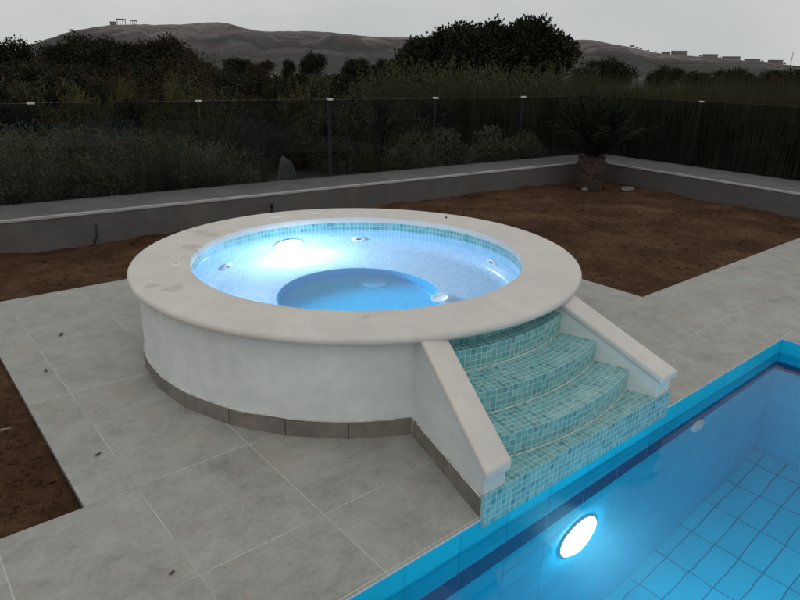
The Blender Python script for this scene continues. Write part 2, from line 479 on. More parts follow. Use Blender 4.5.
deck = MB()
for i in range(len(xs) - 1):
    for j in range(len(ys) - 1):
        x0, x1, y0, y1 = xs[i], xs[i + 1], ys[j], ys[j + 1]; cx, cy = (x0 + x1) / 2, (y0 + y1) / 2
        if not is_deck(cx, cy): continue
        if not (XP0 < cx < 5.29 and YP < cy < 6.09):        # that part is laid round the tub, below
            deck.quad([(x0, y0, 0), (x1, y0, 0), (x1, y1, 0), (x0, y1, 0)])
        for (ax, ay, bx, by, nx, ny) in ((x0, y0, x1, y0, 0, -1), (x1, y0, x1, y1, 1, 0), (x1, y1, x0, y1, 0, 1), (x0, y1, x0, y0, -1, 0)):
            mx, my = (ax + bx) / 2 + nx * 0.003, (ay + by) / 2 + ny * 0.003
            if is_deck(mx, my): continue
            zb = -0.012 if (XP0 - 0.01 < mx < XP1 + 0.01 and YPN - 0.01 < my < YP + 0.01) else -0.14
            zt_ = -0.022 if zb < -0.1 else -0.012
            deck.quad([(ax, ay, zt_), (bx, by, zt_), (bx, by, 0), (ax, ay, 0)], mi=1)
            if zb < zt_: deck.quad([(ax, ay, zb), (bx, by, zb), (bx, by, zt_), (ax, ay, zt_)], mi=2)
HC, HR = Vector((2.687, 3.727)), 1.47
hx0, hx1, hy0, hy1 = XP0, 5.29, YP, 6.09
angs = sorted([2 * PI * k / 120 for k in range(120)] + [math.atan2(y - HC.y, x - HC.x) % (2 * PI) for x in (hx0, hx1) for y in (hy0, hy1)])


def rim_pt(a):
    c, s_ = math.cos(a), math.sin(a)
    t = min(((hx1 - HC.x) / c if c > 1e-9 else (hx0 - HC.x) / c if c < -1e-9 else 1e9), ((hy1 - HC.y) / s_ if s_ > 1e-9 else (hy0 - HC.y) / s_ if s_ < -1e-9 else 1e9))
    return (HC.x + c * t, HC.y + s_ * t, 0)


for a0, a1 in zip(angs, angs[1:] + [angs[0] + 2 * PI]):
    deck.quad([(HC.x + HR * math.cos(a0), HC.y + HR * math.sin(a0), 0), rim_pt(a0), rim_pt(a1), (HC.x + HR * math.cos(a1), HC.y + HR * math.sin(a1), 0)])
tag(deck.build("patio_pavement", [mt['deck'], mt['tileedge'], mt['rock']]), "grey concrete-look porcelain paving round the hot tub and pool", None, None, 'structure')

# soil of the two flower beds, one rough sheet below the paving
nx, ny = 400, 140
sx0, sx1, sy0, sy1 = -8.0, 11.2, 2.6, 8.35


def soil_h(x, y):
    h = mnoise.fractal(Vector((x * 0.9, y * 0.9, 1.3)), 1.0, 2.0, 3) * 0.012
    h += mnoise.fractal(Vector((x * 5, y * 5, 4.1)), 0.9, 2.1, 4) * 0.011
    back = 7.79 - 0.0625 * x - y                                # banked up against the wall
    side = (10.83 - 0.125 * (7.17 - y)) - x
    e = min(back, side)
    h += 0.055 * max(0.0, 1 - max(e, 0) / 0.5) * (0.5 + 0.7 * mnoise.noise(Vector((x * 2.5, y * 2.5, 7))))
    base = -0.046 if x < 2 else -0.022
    return base + h


me = bpy.data.meshes.new("garden_soil")
V = []
for j in range(ny + 1):
    for i in range(nx + 1):
        x = sx0 + (sx1 - sx0) * i / nx; y = sy0 + (sy1 - sy0) * j / ny
        z = soil_h(x, y)
        if 0.45 < x < 5.31 and y < 6.11 or y < 2.80: z = min(z, -0.06)
        V.append((x, y, z))
F = [(j * (nx + 1) + i, j * (nx + 1) + i + 1, (j + 1) * (nx + 1) + i + 1, (j + 1) * (nx + 1) + i) for j in range(ny) for i in range(nx)
     if math.hypot(sx0 + (sx1 - sx0) * (i + .5) / nx - 2.7, sy0 + (sy1 - sy0) * (j + .5) / ny - 3.72) > 1.36]
me.from_pydata(V, [], F); me.materials.append(mt['soil'])
me.polygons.foreach_set("use_smooth", [True] * len(me.polygons))
so = bpy.data.objects.new("garden_soil", me); COL.objects.link(so); tag(so, "bare brown soil of the beds along the wall", None, None, 'structure')

# clods and grit lying on the soil: nobody could count them
cl = MB(); r2 = random.Random(3)
for _ in range(5200):
    if r2.random() < 0.35:
        x, y = r2.uniform(-0.9, 0.42), r2.uniform(2.85, 5.2)
    else:
        x, y = r2.uniform(0.5, 10.3), r2.uniform(2.85, 7.5)
        if 0.44 < x < 5.33 and y < 6.13: continue
    s = r2.choice([0.006, 0.008, 0.011, 0.016, 0.022])
    z = soil_h(x, y) + s * 0.2
    d = [Vector((r2.uniform(.5, 1.2) * s, 0, 0)), Vector((0, r2.uniform(.5, 1.2) * s, 0)), Vector((0, 0, r2.uniform(.4, .9) * s))]
    a = r2.uniform(0, 6.3); rot = Matrix.Rotation(a, 3, 'Z') @ Matrix.Rotation(r2.uniform(-.5, .5), 3, 'X')
    d = [rot @ q for q in d]; c0 = Vector((x, y, z))
    tip = [c0 + d[0], c0 + d[1], c0 - d[0], c0 - d[1]]
    for k in range(4):
        cl.quad([tip[k], tip[(k + 1) % 4], c0 + d[2]]); cl.quad([tip[(k + 1) % 4], tip[k], c0 - d[2]])
tag(cl.build("soil_clods", mt['soil']), "crumbs and clods of earth scattered over the beds", None, None, 'stuff')

# terrain beyond, all round, out to the horizon
ter = MB(); B = 6000.0
tx = [-B, -7.9, 9.95, B]; ty = [-B, -7.9, 7.0, B]
for i in range(3):
    for j in range(3):
        if i == 1 and j == 1: continue
        ter.quad([(tx[i], ty[j], -0.16), (tx[i + 1], ty[j], -0.16), (tx[i + 1], ty[j + 1], -0.16), (tx[i], ty[j + 1], -0.16)])
tag(ter.build("terrain", mt['terrain']), "dark scrubby ground reaching to the hills", None, None, 'structure')

# ------------------------------------------------------------------ swimming pool
pool = thing("swimming_pool", "rectangular blue-tiled swimming pool with a navy border line below its rim", "swimming pool", (3.0, YP, 0))
ZF, ZW = -2.06, -0.122
U0 = 1.399                      # a wall joint


def pool_wall(mb, p0, p1, z0, z1, off, vz):
    (x0, y0), (x1, y1) = p0, p1; L = math.hypot(x1 - x0, y1 - y0)
    n = max(1, int(L / 0.6))
    for i in range(n):
        s0, s1 = i / n, (i + 1) / n
        a = (x0 + (x1 - x0) * s0, y0 + (y1 - y0) * s0); b = (x0 + (x1 - x0) * s1, y0 + (y1 - y0) * s1)
        mb.quad([(*a, z0), (*b, z0), (*b, z1), (*a, z1)], [(off + s0 * L, z0 + vz), (off + s1 * L, z0 + vz), (off + s1 * L, z1 + vz), (off + s0 * L, z1 + vz)])


sides = [((XP0, YP), (XP1, YP), XP0 - U0), ((XP1, YP), (XP1, YPN), 0.0), ((XP1, YPN), (XP0, YPN), 0.0), ((XP0, YPN), (XP0, YP), 0.0)]
w = MB(); st = MB()
for p0, p1, off in sides:
    pool_wall(w, p0, p1, -0.322, -0.012, off, 0.155); pool_wall(w, p0, p1, ZF, -0.487, off, 0.153)
    pool_wall(st, p0, p1, -0.487, -0.322, off, 0.60)
w.build("tiled_wall", mt['pool'], pool); st.build("navy_border", mt['navy'], pool)
fl = MB()
fl.quad([(XP0, YPN, ZF), (XP1, YPN, ZF), (XP1, YP, ZF), (XP0, YP, ZF)],
        [(x - 3.762 + 0.3275 * 20 + (x - 3.762) * -0.05, y - 1.505 + 0.167 * 80) for x, y in ((XP0, YPN), (XP1, YPN), (XP1, YP), (XP0, YP))])
fl.build("tiled_floor", mt['poolfloor'], pool)
# the underwater lamp in its niche, and the white return fitting
lx, lz = 2.70, -0.85
lm = MB(); lm.disc((lx, YP, lz), (0, -1, 0), 0.15, 0.02, 48, prof=[(0.172, 0.0), (0.172, 0.008), (0.166, 0.012), (0.158, 0.008)])
rim = lm.build("underwater_lamp", mt['white'], pool, smooth=True)
ln = MB(); ln.disc((lx, YP, lz), (0, -1, 0), 0.147, 0.02, 48, prof=[(0.164, 0.010), (0.15, 0.020), (0.10, 0.028), (0.05, 0.031), (0, 0.032)])
ln.build("lens", mt['lamp'], rim, smooth=True)
ft = MB(); ft.disc((4.023, YP, -0.535), (0, -1, 0), 0.075, 0.02, 32, prof=[(0.078, 0), (0.078, 0.012), (0.06, 0.022), (0.035, 0.022), (0.03, 0.010), (0, 0.010)])
ft.build("return_fitting", mt['white'], pool, smooth=True)
wt = MB()                                     # its sides and bottom lie just behind the tiles
wt.box(XP0 - 0.02, XP1 + 0.02, YPN - 0.02, YP + 0.02, ZF - 0.02, ZW)
tag(wt.build("pool_water", mt['water']), "still clear water filling the swimming pool", None, None, 'structure')

# ------------------------------------------------------------------ hot tub
C = (2.687, 3.727); CC = (2.722, 3.702)
ZT = 0.645
tub = thing("hot_tub", "raised round hot tub with white plastered side and broad cream stone rim", "hot tub", (*C, 0))
mb = MB(); mb.lathe(C, [(1.512, 0.0), (1.512, 0.11), (1.515, 0.3), (1.512, 0.598)], 160)
mb.build("outer_wall", mt['plaster'], tub, smooth=True)
# stone rim: bullnosed outside, eased inside
ro, ri, zb = 1.612, 1.203, 0.592
prof = [(1.50, zb), (ro - 0.022, zb)]
h = (ZT - zb) / 2
for k in range(9):
    a = -PI / 2 + PI * k / 8; prof.append((ro - 0.026 + 0.026 * math.cos(a), zb + h + h * math.sin(a)))
prof += [(ro - 0.12, ZT), (ri + 0.10, ZT - 0.001), (ri + 0.014, ZT - 0.002), (ri + 0.004, ZT - 0.006), (ri, ZT - 0.016), (ri, zb), (1.26, zb)]
mb = MB(); mb.lathe(CC, prof, 192)
mb.build("stone_rim", mt['stone'], tub, smooth=True)
# skirting tiles in straight lengths round the foot, with an uneven line of grout above
sk = MB(); nseg = 27; rs = 1.53
for i in range(nseg):
    t0, t1 = 2 * PI * i / nseg + 0.1096, 2 * PI * (i + 1) / nseg + 0.1096
    if -1.995 < ((t0 + PI) % (2 * PI)) - PI < -1.25: continue          # the steps are built here
    g = 0.0016
    a = Vector((C[0] + rs * math.cos(t0 + g), C[1] + rs * math.sin(t0 + g), 0)); b = Vector((C[0] + rs * math.cos(t1 - g), C[1] + rs * math.sin(t1 - g), 0))
    inn = ((Vector((*C, 0)) - (a + b) / 2).normalized()) * 0.03
    hh = 0.098 + 0.004 * math.sin(i * 2.3)
    sk.obox(a, b - a, inn, (0, 0, hh))
sk.build("skirting", mt['skirt'], tub, bevel=0.0015, segs=1)
gm = MB(); pts = []
N = 220
for i in range(N + 1):
    t = -1.12 + (2 * PI - 0.93) * i / N
    k = mnoise.noise(Vector((math.cos(t) * 6, math.sin(t) * 6, 2)))
    f = abs(((t - 0.1096) / (2 * PI / nseg)) % 1 - 0.5) * 2
    rr = 1.514 + 0.004 * f
    pts.append((C[0] + rr * math.cos(t), C[1] + rr * math.sin(t), 0.106 + 0.005 * k))
gm.tube(pts, [0.008 + 0.005 * mnoise.noise(Vector((i * 0.21, 1, 5))) for i in range(N + 1)], 6)
gm.build("grout_line", mt['grout'], tub, smooth=True)
# basin
bp = [(1.212, 0.512), (1.212, 0.16), (1.205, 0.10), (1.185, 0.04), (1.145, 0.0), (1.08, -0.025), (0.640, -0.085), (0.622, -0.092), (0.612, -0.11), (0.605, -0.26), (0.575, -0.285), (0.0, -0.285)]
mb = MB(); mb.lathe(CC, bp[:8], 128, flip=True)
mb.build("basin", mt['aqua'], tub, smooth=True)
mb = MB(); mb.lathe(CC, [(1.212, 0.5925), (1.212, 0.512)], 128, flip=True)
mb.build("waterline_band", mt['mosaic'], tub, smooth=True)  # darker tile than the basin; colour stands in for missing lamplight
mb = MB(); mb.lathe(CC, bp[7:], 128, flip=True)
mb.build("foot_well", mt['deep'], tub, smooth=True)
for ang, z, r in ((math.atan2(0.98, 0.72), 0.19, 1.212), (math.atan2(-0.28, 1.19), 0.19, 1.212), (math.atan2(1.01, -0.58), 0.06, 1.192)):
    n = Vector((-math.cos(ang), -math.sin(ang), 0)); p = Vector((CC[0], CC[1], z)) - n * r
    j = MB(); j.disc(p, n, 0.05, 0.01, 28, prof=[(0.072, -0.004), (0.072, 0.008), (0.060, 0.015), (0.030, 0.014), (0.026, 0.004)])
    jo = j.build("jet", mt['white'], tub, smooth=True)
    e = MB(); e.disc(p, n, 0.022, 0.003, 20, prof=[(0.0265, -0.003), (0.0265, 0.006), (0, 0.006)]); e.build("nozzle", mt['black'], jo)
ang = math.atan2(1.20, 0.09); n = Vector((-math.cos(ang), -math.sin(ang), 0)); p = Vector((CC[0], CC[1], 0.185)) - n * 1.212
l = MB(); l.disc(p, n, 0.1, 0.02, 40, prof=[(0.150, -0.004), (0.150, 0.012), (0.138, 0.018), (0.128, 0.012)])
lo = l.build("underwater_lamp", mt['white'], tub, smooth=True)
l = MB(); l.disc(p, n, 0.1, 0.02, 40, prof=[(0.127, 0.008), (0.11, 0.040), (0.07, 0.062), (0.03, 0.070), (0, 0.072)]); l.build("lens", mt['spalamp'], lo, smooth=True)
d = MB(); d.disc((CC[0] + 0.375, CC[1] + 0.30, -0.285), (0, 0, 1), 0.12, 0.02, 40, prof=[(0.125, 0), (0.125, 0.008), (0.10, 0.02), (0.05, 0.026), (0, 0.026)])
d.build("floor_drain", mt['drain'], tub, smooth=True)
sf = MB(); sf.disc((CC[0] + 0.455, CC[1] - 0.425, -0.086), (-0.50, 0.15, 0.80), 0.06, 0.02, 32, prof=[(0.080, -0.06), (0.080, 0.006), (0.068, 0.014), (0.048, 0.006), (0, 0.006)])  # white disc tilted on the rim of the foot well
sf.build("well_rim_disc", mt['white'], tub, smooth=True)
for (x, y) in ((2.813, 5.105), (3.19, 5.045)):
    d = MB(); d.disc((x, y, ZT), (0, 0, 1), 0.06, 0.005, 36, prof=[(0.062, -0.004), (0.062, 0.003), (0.056, 0.006), (0, 0.006)])
    d.build("air_valve_cover", mt['white'], tub, smooth=True)
d = MB(); d.disc((1.515, 4.175, ZT), (0, 0, 1), 0.03, 0.012, 24, prof=[(0.034, -0.004), (0.034, 0.004), (0.028, 0.012), (0.014, 0.014), (0.012, 0.008)])
co = d.build("air_control", mt['white'], tub, smooth=True)
d = MB(); d.disc((1.515, 4.175, ZT), (0, 0, 1), 0.012, 0.0, 16, prof=[(0.0125, 0.007), (0.010, 0.011), (0, 0.011)]); d.build("button", mt['black'], co)
wt = MB(); wt.disc((CC[0], CC[1], 0.525), (0, 0, 1), 1.2118, 0, 96, prof=[(1.2118, 0), (0.6, 0), (0, 0)])
tag(wt.build("tub_water", mt['spawater']), "clear lamplit water filling the round hot tub", None, None, 'structure')

# ------------------------------------------------------------------ mosaic steps between two cheek walls
steps = thing("tub_steps", "curved teal mosaic steps between two sloping white side walls, leading up to the hot tub", "steps", (2.687, 2.0, 0))
SD = Vector((0.217, 0.735, 0)).normalized()            # plan direction of the left cheek
FO, FI = Vector((1.866, 1.589, 0)), Vector((2.012, 1.589, 0))
ZR = [0.52, 0.388, 0.255, 0.122]; RR = [1.615, 1.850, 2.065]


def alim(r):
    """Half angle at which the circle of radius r meets the inner face of the cheeks."""
    dx, dy = FI.x + 0.02 - C[0], FI.y - C[1]
    b = dx * SD.x + dy * SD.y; c_ = dx * dx + dy * dy - r * r
    t = -b - math.sqrt(max(b * b - c_, 0)) if c_ < 0 or True else 0
    disc = math.sqrt(max(b * b - c_, 0)); t1, t2 = -b - disc, -b + disc
    # nearest the front
    t = min((q for q in (t1, t2)), key=lambda q: (C[1] + 0 - (FI.y + SD.y * q) < 0, abs(q)))
    px, py = FI.x - 0.02 + SD.x * t - C[0], FI.y + SD.y * t - C[1]
    return abs(math.atan2(px, -py))


def P(r, a, z): return (C[0] + r * math.sin(a), C[1] - r * math.cos(a), z)


NS = 28
for i, r in enumerate(RR):
    zt, zb2 = ZR[i], ZR[i + 1]
    rin = 1.50 if i == 0 else RR[i - 1] - 0.01
    a_o, a_i = alim(r), alim(max(rin, 1.5))
    s = MB()
    for k in range(NS):
        f0, f1 = -1 + 2 * k / NS, -1 + 2 * (k + 1) / NS
        m = 6
        for q in range(m):
            ra, rb = rin + (r - rin) * q / m, rin + (r - rin) * (q + 1) / m
            la, lb = a_i + (a_o - a_i) * q / m, a_i + (a_o - a_i) * (q + 1) / m
            s.quad([P(rb, f0 * lb, zt), P(rb, f1 * lb, zt), P(ra, f1 * la, zt), P(ra, f0 * la, zt)],
                   [(f0 * lb * r, r - rb), (f1 * lb * r, r - rb), (f1 * la * r, r - ra), (f0 * la * r, r - ra)])
        s.quad([P(r, f0 * a_o, zb2 - 0.005), P(r, f1 * a_o, zb2 - 0.005), P(r, f1 * a_o, zt), P(r, f0 * a_o, zt)],
               [(f0 * a_o * r, zb2 - zt - .005), (f1 * a_o * r, zb2 - zt - .005), (f1 * a_o * r, 0), (f0 * a_o * r, 0)])
    so_ = s.build("step", mt['mosaic'], steps)
    gl = MB(); gl.tube([P(r + 0.001, (-1 + 2 * k / NS) * a_o, zb2 + 0.001) for k in range(NS + 1)], [0.004 + 0.002 * mnoise.noise(Vector((k * .6, i, 3))) for k in range(NS + 1)], 5)
    gl.build("grout_bead", mt['grout'], so_)
# lining above the top step, below the rim
s = MB(); a_i = alim(1.53)
for k in range(NS):
    f0, f1 = -1 + 2 * k / NS, -1 + 2 * (k + 1) / NS
    s.quad([P(1.522, f0 * a_i, 0.51), P(1.522, f1 * a_i, 0.51), P(1.522, f1 * a_i, 0.594), P(1.522, f0 * a_i, 0.594)],
           [(f0 * a_i * 1.52, 0), (f1 * a_i * 1.52, 0), (f1 * a_i * 1.52, .084), (f0 * a_i * 1.52, .084)])
s.build("riser_lining", mt['mosaic'], steps)
# bottom step: curved back, straight front over the pool
s = MB(); zt = ZR[3]; r = RR[2] - 0.01; a_o = alim(r)
YF = 1.578
for k in range(NS):
    f0, f1 = -1 + 2 * k / NS, -1 + 2 * (k + 1) / NS
    b0, b1 = P(r, f0 * a_o, zt), P(r, f1 * a_o, zt)
    xa, xb = 1.858 + (3.520 - 1.858) * k / NS, 1.858 + (3.520 - 1.858) * (k + 1) / NS
    s.quad([(xa, YF, zt), (xb, YF, zt), b1, b0], [(xa, 0), (xb, 0), (b1[0], b1[1] - YF), (b0[0], b0[1] - YF)])
    s.quad([(xa, YF, -0.053), (xb, YF, -0.053), (xb, YF, zt), (xa, YF, zt)], [(xa, -0.175), (xb, -0.175), (xb, 0), (xa, 0)])
s.quad([(1.858, YF, -0.053), (1.858, YF, zt), (1.858, 1.60, zt), (1.858, 1.60, -0.053)])
s.quad([(3.520, YF, zt), (3.520, YF, -0.053), (3.520, 1.60, -0.053), (3.520, 1.60, zt)])
s.quad([(1.858, YF, -0.053), (1.858, YP + .002, -0.053), (3.52, YP + .002, -0.053), (3.52, YF, -0.053)])
s.build("step", mt['mosaic'], steps)


def cheek(sign):
    """Side wall with a sloping stone cap; sign +1 is its mirror about the axis of the steps."""
    def X(p):
        p = Vector(p)
        return Vector((2 * C[0] + 0.002 - p.x, p.y, p.z)) if sign > 0 else p
    W = FI.x - FO.x                                         # measured along the pool edge
    b = MB()
    prof = [(0.0, 0.0), (0.0, 0.222), (0.70, 0.585), (0.86, 0.585), (0.86, 0.0)]
    lo_ = [FO + SD * q + Vector((0, 0, z)) for q, z in prof]; hi_ = [FI + SD * q + Vector((0, 0, z)) for q, z in prof]
    lo_, hi_ = [X(p) for p in lo_], [X(p) for p in hi_]
    b.quad(lo_); b.quad(hi_[::-1])
    for i in range(len(prof)):
        j = (i + 1) % len(prof); b.quad([lo_[i], hi_[i], hi_[j], lo_[j]])
    wall = b.build("side_wall", mt['plaster'], steps, bevel=0.006)
    c = MB()
    ov = 0.014
    O = FO - Vector((ov, 0, 0)); I = FI + Vector((ov, 0, 0))
    th = 0.045
    prof = [(-0.026, 0.212), (-0.026, 0.212 + th * 1.12), (0.735, 0.598 + th), (0.735, 0.598)]
    lo_ = [X(O + SD * q + Vector((0, 0, z))) for q, z in prof]; hi_ = [X(I + SD * q + Vector((0, 0, z))) for q, z in prof]
    c.quad(lo_); c.quad(hi_[::-1])
    for i in range(4):
        j = (i + 1) % 4; c.quad([lo_[i], hi_[i], hi_[j], lo_[j]])
    c.build("stone_cap", mt['stone'], wall, bevel=0.014, segs=4, smooth=True)
    k = MB(); nrm = Vector((-SD.y, SD.x, 0))
    for q0, q1 in ((0.004, 0.37), (0.373, 0.745)):
        p0 = FO + SD * q0
        vs = [p0, FO + SD * q1, FO + SD * q1 + nrm * 0.012, p0 + nrm * 0.012]
        vs = [X(v) for v in vs]; up = Vector((0, 0, 0.098))
        k.quad(vs); k.quad([v + up for v in vs])
        for i in range(4): k.quad([vs[i], vs[(i + 1) % 4], vs[(i + 1) % 4] + up, vs[i] + up])
    k.build("skirting", mt['skirt'], wall, bevel=0.0012, segs=1)
    g = MB(); g.tube([X(FO + SD * (0.02 + 0.68 * i / 30) + nrm * 0.005 + Vector((0, 0, 0.102 + 0.004 * mnoise.noise(Vector((i * .4, 2, sign)))))) for i in range(31)],
                     [0.006 + 0.003 * mnoise.noise(Vector((i * 0.5, 8, 1))) for i in range(31)], 5)
    g.build("grout_line", mt['grout'], wall)


cheek(-1); cheek(1)

# ------------------------------------------------------------------ garden wall with its ledge, glass screen on top
BF = [Vector((-7.0, 8.16 + 0.06, 0)), Vector((10.83, 7.10, 0))]        # front face of the back wall
BBK = [Vector((-7.0, 9.135, 0)), Vector((11.95, 7.845, 0))]            # its back, the line of the glass
SFR = [Vector((10.83, 7.10, 0)), Vector((9.70, -1.9, 0))]
SBK = [Vector((11.95, 7.845, 0)), Vector((11.18, -1.9, 0))]


def seg_prism(mb, a, b, c_, d_, z0, z1):
    """Vertical prism over the plan quad a b c d."""
    q = [a, b, c_, d_]
    up = Vector((0, 0, z1)); dn = Vector((0, 0, z0))
    mb.quad([v + up for v in q]); mb.quad([v + dn for v in q][::-1])
    for i in range(4): mb.quad([q[i] + dn, q[(i + 1) % 4] + dn, q[(i + 1) % 4] + up, q[i] + up])


def garden_wall(fr, bk, label):
    dr = (fr[1] - fr[0]).normalized(); nr = Vector((dr.y, -dr.x, 0))
    if (fr[0] - bk[0]).dot(nr) < 0: nr = -nr                            # towards the garden
    t = thing("garden_wall", label, "wall", (fr[0] + fr[1]) / 2)
    m = MB(); seg_prism(m, fr[0], fr[1], bk[1], bk[0], -0.14, 0.322)
    body = m.build("rendered_wall", mt['wall'], t)
    m = MB(); s0 = (bk[0] - fr[0]).normalized() * 0.045; s1 = (bk[1] - fr[1]).normalized() * 0.045
    s1 = s1 * (0.045 / max(0.02, abs(s1.dot(nr))))
    seg_prism(m, fr[0] + nr * 0.010, fr[1] + nr * 0.010, fr[1] + s1, fr[0] + s0, 0.3225, 0.354)
    m.build("pale_lip", mt['lip'], t, bevel=0.006)
    m = MB(); seg_prism(m, fr[0] + s0 * 1.02, fr[1] + s1 * 1.02, bk[1], bk[0], 0.3225, 0.349)
    m.build("ledge", mt['ledge'], t)
    return t


garden_wall(BF, BBK, "long low grey garden wall behind the hot tub, with a dark ledge")
garden_wall(SFR, SBK, "low grey garden wall running forward from the palm along the side bed")


def glass_screen(joints, label, bars):
    """joints: plan points of the panel ends on the ledge."""
    t = thing("glass_fence", label, "glass fence", joints[0] + Vector((0, 0, 0.35)))
    for i, (a, b) in enumerate(zip(joints, joints[1:])):
        d = (b - a).normalized(); nrm = Vector((-d.y, d.x, 0))
        p0, p1 = a + d * 0.008, b - d * 0.008
        z0, z1 = 0.352, 1.488 + 0.004 * math.sin(i * 1.7)
        m = MB(); th = 0.006
        q = [p0 - nrm * th, p1 - nrm * th, p1 + nrm * th, p0 + nrm * th]; dn, up = Vector((0, 0, z0)), Vector((0, 0, z1))
        m.quad([q[0] + dn, q[1] + dn, q[1] + up, q[0] + up], mi=0); m.quad([q[2] + dn, q[3] + dn, q[3] + up, q[2] + up], mi=0)
        m.quad([v + up for v in q], mi=1); m.quad([v + dn for v in q][::-1], mi=1)
        m.quad([q[1] + dn, q[2] + dn, q[2] + up, q[1] + up], mi=2); m.quad([q[3] + dn, q[0] + dn, q[0] + up, q[3] + up], mi=2)
        m.build("glass_panel", [mt['pane'], mt['paneedge'], mt['paneside']], t)
        if i == 0: continue
        wd = bars[min(i, len(bars) - 1)]
        if not wd:
            m = MB(); m.obox(a - d * 0.04 - nrm * 0.018 + Vector((0, 0, 1.474)), d * 0.08, nrm * 0.04, (0, 0, 0.026))
            m.build("clamp", mt['steel'], t, bevel=0.004); continue
        m = MB(); m.obox(a - d * wd / 2 + nrm * 0.012 + Vector((0, 0, 0.35)), d * wd, nrm * 0.02, (0, 0, 1.135))
        po = m.build("post", mt['post'], t, bevel=0.002, segs=1)
        m = MB(); m.obox(a - d * 0.045 - nrm * 0.018 + Vector((0, 0, 1.474)), d * 0.09, nrm * 0.055, (0, 0, 0.030))
        m.build("clamp", mt['steel'], po, bevel=0.004)
    return t


def bl(x): return Vector((x, 8.58 - 0.068 * (x - 1.14), 0))


glass_screen([bl(x) for x in (-6.4, -4.4, -2.4, -0.4, 1.63, 3.57, 5.554, 7.577, 9.66)] + [Vector((11.90, 7.845, 0))],
             "smoked glass fence panels on the wall behind the hot tub", [0, 0, 0, 0, 0, 0, 0.055, 0.032, 0.03])
glass_screen([Vector((11.925, 7.82, 0)), Vector((11.79, 5.69, 0)), Vector((11.64, 3.62, 0)), Vector((11.48, 1.5, 0)), Vector((11.32, -0.6, 0))],
             "smoked glass fence panels on the side wall right of the palm", [0])
m = MB(); m.obox((11.905, 7.83, 0.35), (0.03, 0, 0), (0, 0.03, 0), (0, 0, 1.15)); cp = m.build("corner_post", mt['post'], bpy.data.objects["glass_fence"], bevel=0.003, segs=1)

# ------------------------------------------------------------------ hills
SKY = [(-420, 64), (-250, 60), (-120, 62), (-40, 60), (0, 56), (20, 50), (30, 44.5), (50, 38), (70, 31.5), (90, 27.5), (110, 24.8), (135, 24.2), (160, 24.5), (185, 24.0), (205, 22.2), (215, 21.8),
       (228, 23.2), (245, 28), (262, 31.2), (280, 31.2), (310, 30.8), (335, 32.5), (360, 35.5), (380, 37.0), (400, 36.8), (430, 38.5), (470, 44), (520, 50), (545, 47), (560, 42.5), (580, 39.3), (592, 39.8), (610, 43.5),
       (630, 47.0), (650, 51.5), (665, 54), (690, 55.8), (720, 57.6), (745, 60.5), (770, 62.8), (790, 65.0), (830, 68.5), (900, 72), (1000, 74), (1250, 76)]


def sky_y(px):
    for (x0, y0), (x1, y1) in zip(SKY, SKY[1:]):
        if x0 <= px <= x1: return y0 + (y1 - y0) * (px - x0) / (x1 - x0)
    return SKY[-1][1]


def ridge_dist(px):
    return 1250.0 + 950.0 / (1 + math.exp(-(px - 500) / 45.0))


def ridge_point(px, back=0.0):
    d = direction(px, sky_y(px)); hd = math.hypot(d.x, d.y); D = ridge_dist(px) + back
    return Vector((d.x / hd * D, d.y / hd * D, CAM.z + d.z / hd * D))


pxs = [-420 + 4.0 * i for i in range(418)]
fr_ = [0.16, 0.24, 0.32, 0.40, 0.48, 0.55, 0.62, 0.68, 0.74, 0.79, 0.84, 0.88, 0.92, 0.95, 0.98, 1.0, 1.03, 1.08, 1.16, 1.3]
V = []; F = []
for j, f in enumerate(fr_):
    for px in pxs:
        p = ridge_point(px)
        ht = p.z
        if f <= 1.0:
            e = (f - 0.16) / 0.84; z = ht * (e ** 1.5)
            g = mnoise.fractal(Vector((px * 0.022, f * 4.0, 3.0)), 0.8, 2.1, 6) * 0.46 * math.sin(PI * e) ** 0.7
            z *= (1 + g)
            lim = CAM.z + (ht - CAM.z) * f * (0.985 if f < 1 else 1)     # the crest stays the skyline
            z = min(z, lim)
        else:
            z = ht * (1 - (f - 1) / 0.3)
        if f == 1.0: z += mnoise.noise(Vector((px * 0.12, 1, 9))) * 1.2
        V.append((p.x * f, p.y * f, z - 0.3 if f > 0.17 else -2.0))
n = len(pxs)
F = [(j * n + i, j * n + i + 1, (j + 1) * n + i + 1, (j + 1) * n + i) for j in range(len(fr_) - 1) for i in range(n - 1)]
me = bpy.data.meshes.new("hills"); me.from_pydata(V, [], F); me.materials.append(mt['hill'])
me.polygons.foreach_set("use_smooth", [True] * len(me.polygons))
ho = bpy.data.objects.new("hills", me); COL.objects.link(ho); tag(ho, "bare mauve-brown hills along the horizon", None, None, 'structure')


